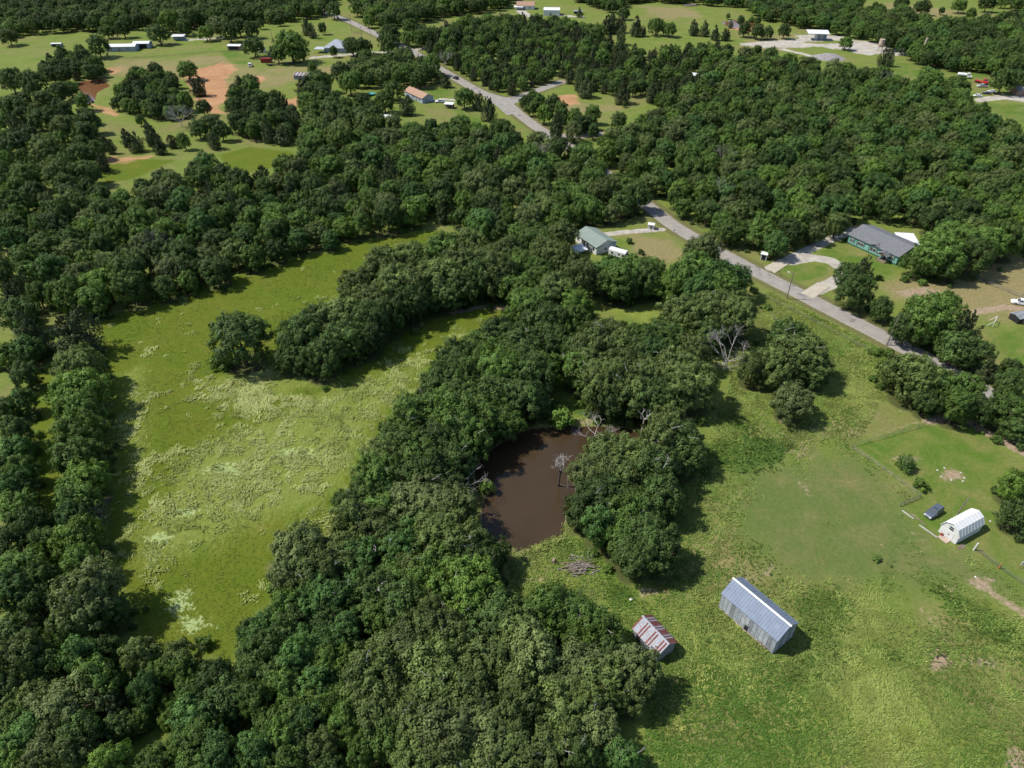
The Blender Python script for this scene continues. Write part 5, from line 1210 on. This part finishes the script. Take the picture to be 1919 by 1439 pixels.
dead_tree('dead_branch', 'pale dead branch resting in the oak beside the striped shed', (1157, 1275), 9.8, 1.0, 61, DEADWOOD, 4, 1, (0.0, 0), 0.78, 0, 4, 0.012, 0.35)
dead_tree('dead_tree', 'dark leafless twigs at the pond\'s left edge', (905, 938), 4.5, 1.0, 67, plain('shadow_twigs', (0.03, 0.025, 0.022), 0.9), 5, 1, (0.4, 0), 0.3, -0.2, 5, 0.02, 0.4)  # near-black twigs built where a dead tree's shadow falls on the pond
for i, (x_, y_) in enumerate(((1345, 385), (1650, 168), (1010, 315), (300, 490), (835, 130), (1350, 320))):
    dead_tree('dead_tree', ['grey leafless tree in the wood just beyond the road bend', 'grey leafless tree in the far right wood below the lawn', 'grey leafless tree in the wood near the hidden road', 'grey-purple bare tree in the wood above the meadow', 'grey bare tree by the far road', 'purple-grey bare tree in the middle of the right wood'][i], (x_, y_), 11.5, 0.9, 71+i, DEADPURPLE if i in (3, 5) else DEADWOOD, 5, 1, (0, 0), 0.35, 0, 7, 0.014, 0.9)

# ---------------------------------------------------------------- log pile
OLDLOG = plain('old_log', (0.25, 0.215, 0.19), 0.95, var=0.35, scale=2)
root = empty('log_pile', GV(1083, 1062), 0.05, 'grey pile of old logs and boards on grass below the pond', 'log pile')
r_ = random.Random(11)
for i in range(64):
    ln = r_.uniform(0.9, 2.8); a = r_.gauss(0.12, 0.4); c_ = Vector((r_.gauss(0, 1.55), r_.gauss(0, 0.95), 0)); lvl = max(0.12, 0.95 - 0.20*abs(c_.x) - 0.22*abs(c_.y)) * r_.uniform(0.15, 1.0)
    d = Vector((math.cos(a), math.sin(a), r_.uniform(-.12, .12)))*ln/2; c_.z = lvl
    rr = r_.uniform(0.08, 0.17)
    MB().tube(c_-d, c_+d, rr, rr*0.75, 6).build('log', OLDLOG if i % 3 else WOOD, root)
dead_tree('brush_branch', 'bare grey branch sticking up behind the log pile', (1098, 1045), 2.6, 1.2, 83, DEADWOOD, 4, 1, (0.3, 0), 0.2, 0, 4, 0.02, 0.4)
o = MB().tube((0, 0, 0), (0.4, 0.9, 0.05), 0.42, 0.36, 9).build('cut_log', WOOD, None, GV(1036, 1056) + Vector((0, 0, 0.3))); tag(o, 'thick dark cut log lying left of the log pile', 'log')

# ---------------------------------------------------------------- fences
def fence(name, label, pts, post_h, step, mat, wires=(0.4, 0.75, 1.1), postr=0.06, mesh=False, group=None, rail=None):
    P = [GV(*p) for p in pts]; root = empty(name, P[0], 0, label, 'fence', group); o0 = P[0]
    for a, c_ in zip(P[:-1], P[1:]):
        d = c_-a; n = max(1, int(round(d.length/step)))
        for i in range(n+1):
            if i == n and c_ is not P[-1]: continue
            q = a + d*(i/n) - o0; jit = random.Random(i*13+int(a.x*7)).uniform(-0.1, 0.1)
            MB().tube((q.x, q.y, -0.4), (q.x+jit, q.y, post_h*(1+jit)), postr*1.1, postr, 6).build('post', mat, root)
        for w in wires: MB().tube(a-o0+Vector((0,0,w)), c_-o0+Vector((0,0,w)), 0.02 if not rail else rail, 0.02 if not rail else rail, 4).build('rail' if rail else 'wire', mat if rail else MESHW, root)
        if mesh:
            m = MB(); L_ = d.length; e = d.normalized(); k = int(L_/0.35)
            for i in range(k):
                p = a - o0 + e*(i*0.35)
                m.tube(p + Vector((0,0,0.05)), p + e*0.35 + Vector((0,0,post_h-0.08)), 0.014, 0.014, 3); m.tube(p + e*0.35 + Vector((0,0,0.05)), p + Vector((0,0,post_h-0.08)), 0.014, 0.014, 3)
            tag(m.build('wire_mesh', MESHW, root), kind='stuff')
    return root
fence('pasture_fence', 'old post and wire fence along the top of the lawn', [(1596, 838), (1660, 820), (1720, 802), (1780, 781)], 1.2, 4.5, WOOD)
fence('pasture_fence', 'low overgrown wire fence between paddock and lawn', [(1598, 842), (1655, 880), (1724, 931)], 1.1, 5.0, WOOD)
fence('mesh_fence', 'short dark mesh fence behind the parked grey car', [(1685, 949), (1723, 933)], 1.3, 1.6, WOOD, mesh=True)
fence('mesh_fence', 'dark mesh fence running right from the gambrel shed', [(1827, 1030), (1868, 1062), (1919, 1098), (1990, 1150)], 1.35, 4.5, WOOD, mesh=True)
fence('paddock_fence', 'dark wire fence across the dry paddock at the right', [(1812, 512), (1850, 532), (1890, 548), (1940, 570)], 1.4, 5.0, WIRE, mesh=True)
fence('roadside_fence', 'wire fence on posts inside the roadside grass', [(1405, 545), (1480, 580), (1560, 622), (1640, 664)], 1.15, 7.0, WOOD)
fence('yard_fence', 'far dark field fence above the red earth', [(205, 112), (290, 108), (380, 100), (450, 96)], 1.4, 6.0, WOOD, rail=0.05)
fence('drive_gate_fence', 'pipe gate across the drive by the road', [(1196, 437), (1220, 437)], 1.3, 2.2, plain('gate_pipe', (0.35,0.35,0.36), 0.5), rail=0.03)
fence('garden_fence', 'wooden fence below the brown-roofed house yard', [(765, 172), (800, 166), (832, 163)], 1.4, 3.0, WOOD, rail=0.05)
fence('entry_fence', 'brown rail fence beside the far road', [(660, 62), (678, 64)], 1.6, 2.5, WOOD, rail=0.07)
wp = MB().tube((0, 0, -0.3), (0.15, 0, 2.2), 0.16, 0.14, 10).build('white_post', WHITE, None, GV(1824, 1031)); tag(wp, 'stout white post at the corner of the gambrel shed fence', 'post')
tp = MB().tube((0, 0, -0.3), (0.05, 0, 1.5), 0.14, 0.12, 8).build('orange_brown_post', plain('orange_wood', (0.38, 0.17, 0.06), 0.85), None, GV(1871, 1065)); tag(tp, 'orange-brown timber post in the dark mesh fence', 'post')
OLDBOARD = plain('weathered_white_board', (0.42, 0.40, 0.37), 0.9, var=0.2, scale=2, dirt=(0.2, 0.16, 0.12))
for i, (a_, c_) in enumerate((((1690, 957), (1712, 973)), ((1706, 962), (1735, 985)), ((1722, 984), (1756, 1008)))):
    p, q = GV(*a_), GV(*c_); d = (q-p); o = MB().box(0, d.length, -0.14, 0.14, 0.03, 0.18).build('lying_board', OLDBOARD if i != 1 else WOOD, None, p); o.rotation_euler = (0, 0, math.atan2(d.y, d.x))
    tag(o, ['white board lying nearest the mesh fence corner', 'weathered board lying between two white boards near the car', 'white board lying nearest the gambrel shed door'][i], 'board')
pl = empty('plank_stack', GV(1800, 1026), 0.45, 'stack of brown planks at the gambrel shed\'s front corner', 'planks')
for i in range(5): MB().box(-1.0+0.1*i, 1.3-0.07*i, -0.35+0.12*i, -0.22+0.14*i, 0.02+0.05*i, 0.09+0.05*i).build('plank', WOOD, pl)
rb = MB().tube((0, 0, -0.1), (0, 0, 0.5), 0.28, 0.26, 10).build('red_barrel', REDPAINT, None, GV(1764, 1003)); tag(rb, 'short rusty red barrel by the gambrel shed front', 'barrel')
sg = empty('sign_board', GV(1913, 1063), 0.3, 'white board on two legs at the right edge', 'sign')
MB().box(-0.6, 0.6, -0.04, 0.04, 0.9, 1.9).build('board', WHITE, sg)
for xx in (-0.5, 0.5): MB().tube((xx, 0, -0.3), (xx, 0, 1.2), 0.05, 0.05).build('leg', WOOD, sg)
# soccer goal
gl = empty('goal_frame', GV(1862, 608), 0.9, 'white pipe goal frame on the green lawn edge', 'goal')
for a_, c_ in (((-1.8,0,0),(-1.8,0,2)), ((1.8,0,0),(1.8,0,2)), ((-1.8,0,2),(1.8,0,2)), ((-1.8,0,2),(-1.8,1.4,0)), ((1.8,0,2),(1.8,1.4,0))): MB().tube(a_, c_, 0.09, 0.09, 6).build('pipe', WHITE, gl)
small_shed('animal_pen', 'dark low pen roof at the right edge by the paddock', 'pen', (1908, 600), 4, 3.5, 15, 1.8, 0.4, BLACKISH, GALV_DULL)
# mailboxes
for (x_, y_, lab) in ((1460, 515, 'black mailbox on a post in the island lawn'), (1263, 437, 'black mailbox on a post beside the road near the gate')):
    mbx = empty('mailbox', GV(x_, y_), -0.5, lab, 'mailbox'); MB().tube((0,0,-0.3), (0,0,1.0), 0.06, 0.06).build('post', WOOD, mbx); MB().prism([(-0.14,1.0),(0.14,1.0),(0.14,1.22),(0.07,1.32),(-0.07,1.32),(-0.14,1.22)], -0.28, 0.28, 'y').build('box', CARBLACK, mbx)
LIME = plain('limestone', (0.46, 0.44, 0.40), 0.9, var=0.12, scale=3)
# ring of white stones on bare ground
r_ = random.Random(5)
def stone(px, s_, label, mat, group=None, name='white_stone'):
    m = MB(); P = []
    for j, (zz, k) in enumerate(((0, 1.0), (0.5, 0.92), (0.8, 0.5))):
        for i in range(7): a = 6.283*i/7; q = s_*k*r_.uniform(.75, 1.2); P.append((q*math.cos(a), q*0.8*math.sin(a), s_*zz*0.9 - 0.05))
    P.append((0, 0, s_*0.85)); F = [(j*7+i, j*7+(i+1) % 7, (j+1)*7+(i+1) % 7, (j+1)*7+i) for j in range(2) for i in range(7)] + [(14+i, 14+(i+1) % 7, 21) for i in range(7)]
    o = MB().add(P, F).build(name, mat, None, GV(*px)); tag(o, label, 'stone', group)
for (x_, y_), lab in zip(((1757, 881), (1770, 877), (1764, 893), (1801, 886), (1807, 896), (1783, 900), (1805, 902)), ('leftmost white stone of the ring on bare ground', 'topmost white stone of the ring on bare ground', 'lower left white stone of the ring on bare ground', 'upper right white stone of the ring on bare ground', 'rightmost white stone of the ring on bare ground', 'bottom white stone of the ring on bare ground', 'lower right white stone of the ring on bare ground')):
    stone((x_, y_), 0.30, lab, LIME, 'ring of white stones')
stone((1856, 977), 0.3, 'white stone pile on the lawn right of the gambrel shed', LIME); stone((1894, 965), 0.4, 'white stone under the bright pine at the right edge', LIME); stone((1828, 1081), 0.25, 'white stone on the bare dirt strip', WHITE)
stone((453, 1224), 0.5, 'white limestone block at the meadow\'s lower edge', LIME); stone((457, 1219), 0.35, 'smaller white block above the limestone block', LIME); stone((1183, 1124), 0.4, 'white flowery clump in the weeds left of the barn', WHITE)
# dark of a ring-shaped hole built as a crescent piece, plus a stick
for (x_, y_, rr, a0, lab) in ((1764, 1234, 0.75, 0.4, 'dark crescent put in for the hole in the round bare dirt patch'), (1768, 1247, 0.8, 3.6, 'thin dark bent stick below the dark crescent')):
    m = MB(); p = None
    for i in range(8):
        a = a0 + i*0.42; q = Vector((rr*math.cos(a), rr*0.8*math.sin(a), 0.10))
        if p: m.tube(p, q, 0.13 if rr < 0.78 else 0.07, 0.12 if rr < 0.78 else 0.06, 6)
        p = q
    o = m.build('dark_bent_piece', plain('dark_piece', (0.04, 0.03, 0.025), 0.9), None, GV(x_, y_)); tag(o, lab, 'root')
# trampoline
tr = empty('trampoline', GV(697, 178), 0, 'teal round trampoline with net on the far lawn', 'trampoline'); TEAL = plain('teal_fabric', (0.06, 0.30, 0.28), 0.7)
MB().tube((0,0,0.85), (0,0,0.95), 2.1, 2.1, 18).build('mat', TEAL, tr)
for i in range(6): a = i*1.047; MB().tube((2.0*math.cos(a), 2.0*math.sin(a), -0.1), (2.0*math.cos(a), 2.0*math.sin(a), 2.4), 0.05, 0.05).build('pole', TEAL, tr)
o = MB().tube((0,0,0), (2.8,0.3,0.3), 1.0, 1.3, 9).build('brush_heap', plain('grey_brush', (0.15,0.12,0.11), 0.95, var=0.3), None, GV(1280, 11)); o.scale = (4, 2, 1.0); tag(o, 'grey brush heap in the far pale field', 'brush heap')

# ---------------------------------------------------------------- small shrubs
SHR = [(1695, 872, 40, 'd', 'dark round shrub on the lawn above the shrub pair\'s bright one'), (1725, 908, 34, 'b', 'bright green shrub on the lawn by the mesh fence'), (1052, 790, 56, 'b', 'yellow-green willow shrub at the pond\'s top edge'), (910, 915, 38, 'b', 'bright small shrub on the pond\'s left edge'), (420, 682, 52, 'b', 'bright bush at the foot of the lone meadow oak'), (385, 1205, 32, 'g', 'lone small bush on the meadow\'s lower edge'), (1180, 452, 14, 'd', 'small conifer sapling on the dry lawn of the white house'), (1201, 472, 16, 'd', 'second small sapling on the dry lawn of the white house'), (1175, 484, 22, 'd', 'dark shrub beside the camper trailer'), (1590, 502, 20, 'd', 'dark shrub by the loop drive'), (1648, 520, 16, 'd', 'small shrub below the green house porch'), (1645, 1045, 18, 'g', 'small weed bush in the middle of the paddock'), (1640, 660, 26, 'b', 'bright roadside bush near the second pole'), (1665, 664, 28, 'b', 'bright roadside bush right of the second pole'), (1415, 545, 16, 'g', 'small roadside bush above the pole with the lamp'), (1440, 575, 16, 'g', 'roadside weed clump below the pole with the lamp'), (690, 100, 16, 'd', 'small far round shrub by the far drive')]
kk = 900
for (x_, y_, w_, tn, lab) in SHR:
    X, Y = G(x_, y_, 0.8); s_ = PX(X, Y, 0.8)[2]; kk += 1
    plant('shrub', X, Y, w_/s_, tn, kk, lab, 'shrub', 'shrubs in the open', 'shrub')

# ---------------------------------------------------------------- grass, weeds: geometry too fine to count
def grass_mat(name, c0, c1):
    m, t, b = mat_new(name)
    a = N(t, 'ShaderNodeAttribute', attribute_name='tint')
    t.links.new(ramp2(t, a.outputs['Fac'], c0, c1, 0.0, 1.0), b.inputs['Base Color'])
    b.inputs['Roughness'].default_value = 0.85; b.inputs['Specular IOR Level'].default_value = 0.15
    return m
def scatter(name, label, n, region, dens, mat, ln, wd, hgt, blades, seed, tint_fn=None, lean=0.8):
    """clumps of bent grass blades on the ground: region = outline on the map, dens(X,Y) in 0..1"""
    r = np.random.default_rng(seed); P = np.array([G(*p) for p in region]); lo, hi = P.min(0), P.max(0)
    X = r.uniform(lo[0], hi[0], n*4); Y = r.uniform(lo[1], hi[1], n*4)
    k = in_poly(X, Y, [tuple(p) for p in P]) & (r.random(n*4) < dens(X, Y)); X, Y = X[k][:n], Y[k][:n]; m = len(X)
    Z = ground_h(X, Y)
    dirn = 6.283*(smooth_noise((X+500, Y+500), 3.5, seed+5)*1.2 + 0.6*smooth_noise((X+500, Y+500), 14, seed+6))
    big = smooth_noise((X+500, Y+500), 6, seed+7); wide = smooth_noise((X+500, Y+500), 17, seed+8)
    V, T = [], []
    for bl in range(blades):
        a = dirn + r.normal(0, 0.55, m); s_ = ln*r.uniform(0.6, 1.3, m)*(0.7+0.6*big); w = wd*r.uniform(0.6, 1.4, m); h = hgt*r.uniform(0.5, 1.3, m)
        ox, oy = r.normal(0, ln*0.35, m), r.normal(0, ln*0.35, m); dx, dy = np.cos(a), np.sin(a); nx, ny = -dy, dx
        x0, y0 = X+ox, Y+oy
        q = [(x0-nx*w/2, y0-ny*w/2, Z-0.03), (x0+nx*w/2, y0+ny*w/2, Z-0.03), (x0+dx*s_*0.5+nx*w/2.4, y0+dy*s_*0.5+ny*w/2.4, Z+h), (x0+dx*s_*0.5-nx*w/2.4, y0+dy*s_*0.5-ny*w/2.4, Z+h), (x0+dx*s_*(0.5+0.5*lean), y0+dy*s_*(0.5+0.5*lean), Z+h*(1.15-0.5*lean))]
        V.append(np.stack([np.stack(p_, -1) for p_ in q], 1)); T.append(np.clip(0.45 + 0.30*r.normal(size=m) + 0.5*(big-0.5) + 1.1*(wide-0.5), 0, 1))
    V = np.concatenate(V); T = np.concatenate(T); nb = len(V); base = 5*np.arange(nb)[:, None]
    F = np.concatenate([base+np.array([[0,1,2]]), base+np.array([[0,2,3]]), base+np.array([[3,2,4]])])
    me = np_mesh(name, V.reshape(-1, 3), F, mat)
    at_ = me.attributes.new('tint', 'FLOAT', 'POINT'); at_.data.foreach_set('value', np.repeat(T, 5).astype(np.float32))
    return tag(new_obj(name, me), label, 'grass', kind='stuff')
def open_ground(X, Y): return (mask_at('litter', X, Y) < 0.5) & (mask_at('verge', X, Y) < 0.5) & (mask_at('gravel', X, Y) < 0.5)
MEADOW = [(185,600),(300,560),(560,485),(830,430),(965,575),(900,640),(700,850),(620,1010),(500,1100),(430,1240),(250,1200),(190,1000),(185,800)]
PASTURE = [(950,1030),(1300,880),(1360,740),(1400,560),(1450,545),(1700,680),(1640,770),(1600,840),(1730,950),(1919,1110),(1960,1480),(1190,1480),(1230,1280),(1130,1120),(960,1120)]
def d_tall(X, Y):
    nz = smooth_noise((X+500, Y+500), 9, 60)*0.30 + smooth_noise((X+500, Y+500), 3.2, 61)*0.35 + smooth_noise((X+500, Y+500), 1.4, 62)*0.35
    return np.where(open_ground(X, Y), np.clip((mask_at('tall', X, Y)*0.8 + (nz-0.5)*3.4 - 0.62)*5, 0, 1), 0)
scatter('lodged_grass', 'pale tall lodged grass in the left meadow', 30000, MEADOW, d_tall, grass_mat('pale_grass', (0.160, 0.210, 0.040), (0.360, 0.390, 0.140)), 0.80, 0.14, 0.38, 3, 101)
def d_meadow(X, Y): return np.where(open_ground(X, Y), np.clip(0.25 + 0.6*smooth_noise((X+500, Y+500), 9, 63) - 0.5*mask_at('tall', X, Y), 0, 1), 0)
scatter('meadow_grass', 'short yellow-green grass of the left meadow', 22000, MEADOW, d_meadow, grass_mat('meadow_grass', (0.064, 0.108, 0.008), (0.128, 0.160, 0.020)), 0.5, 0.12, 0.13, 2, 103)
def d_past(X, Y):
    nz = smooth_noise((X+500, Y+500), 7, 64)
    return np.where(open_ground(X, Y), np.clip(0.15 + nz*0.8 + 0.6*mask_at('tall', X, Y) - 0.8*mask_at('mown', X, Y) - mask_at('soil', X, Y) - mask_at('lawn', X, Y) - (PX_y(X, Y) < 0), 0, 1), 0)
def PX_y(X, Y): return np.ones_like(X)
scatter('pasture_grass', 'rough green and straw grass of the pasture', 42000, PASTURE, d_past, grass_mat('pasture_grass', (0.050, 0.110, 0.013), (0.216, 0.256, 0.064)), 0.55, 0.13, 0.26, 3, 107)
def d_straw(X, Y): return np.where(open_ground(X, Y), np.clip((smooth_noise((X+500, Y+500), 8, 68)*0.6 + smooth_noise((X+500, Y+500), 21, 69)*0.4 - 0.5)*4.0 + 0.5*mask_at('dry', X, Y) - 0.9*mask_at('mown', X, Y) - mask_at('lawn', X, Y) - 0.5*mask_at('lush', X, Y) - mask_at('soil', X, Y), 0, 1), 0)
def d_fresh(X, Y): return np.where(open_ground(X, Y), np.clip((mask_at('fresh', X, Y) + 0.8*smooth_noise((X+500, Y+500), 4, 71) - 0.75)*3 - mask_at('lawn', X, Y), 0, 1), 0)
scatter('fresh_grass', 'fresh yellow-green grass strip beside the road', 14000, PASTURE, d_fresh, grass_mat('fresh_grass', (0.115, 0.170, 0.018), (0.285, 0.310, 0.085)), 0.6, 0.12, 0.28, 3, 131)
scatter('straw_grass', 'dry tan grass patches in the pasture', 14000, PASTURE, d_straw, grass_mat('straw_grass', (0.170, 0.145, 0.058), (0.320, 0.275, 0.140)), 0.5, 0.10, 0.2, 3, 127)
def d_dark(X, Y): return np.where(open_ground(X, Y), np.clip((smooth_noise((X+500, Y+500), 11, 66) - 0.52)*3.0 - 1.1*mask_at('mown', X, Y) - mask_at('lawn', X, Y), 0, 1), 0)
scatter('green_weeds', 'mid green weeds between the pasture grass', 12000, PASTURE, d_dark, grass_mat('green_weeds', (0.045, 0.080, 0.014), (0.100, 0.150, 0.026)), 0.40, 0.14, 0.26, 4, 109, lean=0.5)
scatter('shore_reeds', 'green reeds and weeds ringing the brown pond', 2600, [(860,770),(1230,770),(1230,900),(1080,1050),(900,1060),(860,950)], lambda X, Y: mask_at('shore', X, Y)*0.9, grass_mat('shore_reeds', (0.075, 0.120, 0.020), (0.220, 0.235, 0.075)), 0.5, 0.14, 0.55, 4, 137, lean=0.4)
def d_lush(X, Y): return np.where(open_ground(X, Y), np.clip((mask_at('lush', X, Y) + 0.5*smooth_noise((X+500, Y+500), 3, 65) - 0.55)*3, 0, 1), 0)
scatter('lush_weeds', 'dark green leafy weeds in the pasture', 9000, PASTURE, d_lush, grass_mat('lush_weeds', (0.032, 0.070, 0.012), (0.080, 0.135, 0.022)), 0.4, 0.16, 0.32, 5, 113, lean=0.4)
# undergrowth along the edges of the near woods
r_ = random.Random(19); UP = {}; USRC = {}
for o in COL.objects:
    if o.name.startswith('shrub') and o.parent is None:
        cr = [c for c in o.children if c.name.startswith('crown')][0]
        fam_i = [i for i, p_ in enumerate(PROTO['shrub']) if p_[0] == cr.data][0]
        USRC.setdefault((fam_i, cr.material_slots[0].material.name), o)
ukeys = list(USRC)
wkey = [k_ for k_ in ukeys for _ in range(1 if 'bright' in k_[1] else 3)]
for t_ in TREES:
    if t_['stand'] in ('lone', 'fieldtree') or t_['stand'][:4] == 'far_' or t_['apx'] < 38 or t_['y'] > 330: continue
    for _ in range(3):
        a = r_.uniform(0, 6.283); rr = t_['d']*r_.uniform(0.34, 0.56); X, Y = t_['x']+rr*math.cos(a), t_['y']+rr*math.sin(a)
        xa, ya = np.array([X]), np.array([Y])
        if mask_at('gravel', xa, ya)[0] > 0.3 or mask_at('verge', xa, ya)[0] > 0.45 or ground_h(xa, ya)[0] < -0.15 or not in_wood_ok(X, Y): continue
        if any(abs(X-q[0])+abs(Y-q[1]) < 9 for q in [(*G(1210, 1200), 0), (*G(1800, 995), 0), (*G(1115, 465), 0), (*G(1650, 470), 0), (*G(1160, 478), 0)]): continue
        k_ = r_.choice(wkey); d_ = r_.uniform(1.2, 3.2); p_ = PROTO['shrub'][k_[0]]
        UP.setdefault(k_, []).append((X, Y, d_/p_[2], d_/p_[2]*r_.uniform(0.7, 1.1), a))
make_mass('undergrowth', 'low green undergrowth along the edges of the woods', 'undergrowth', UP, USRC)
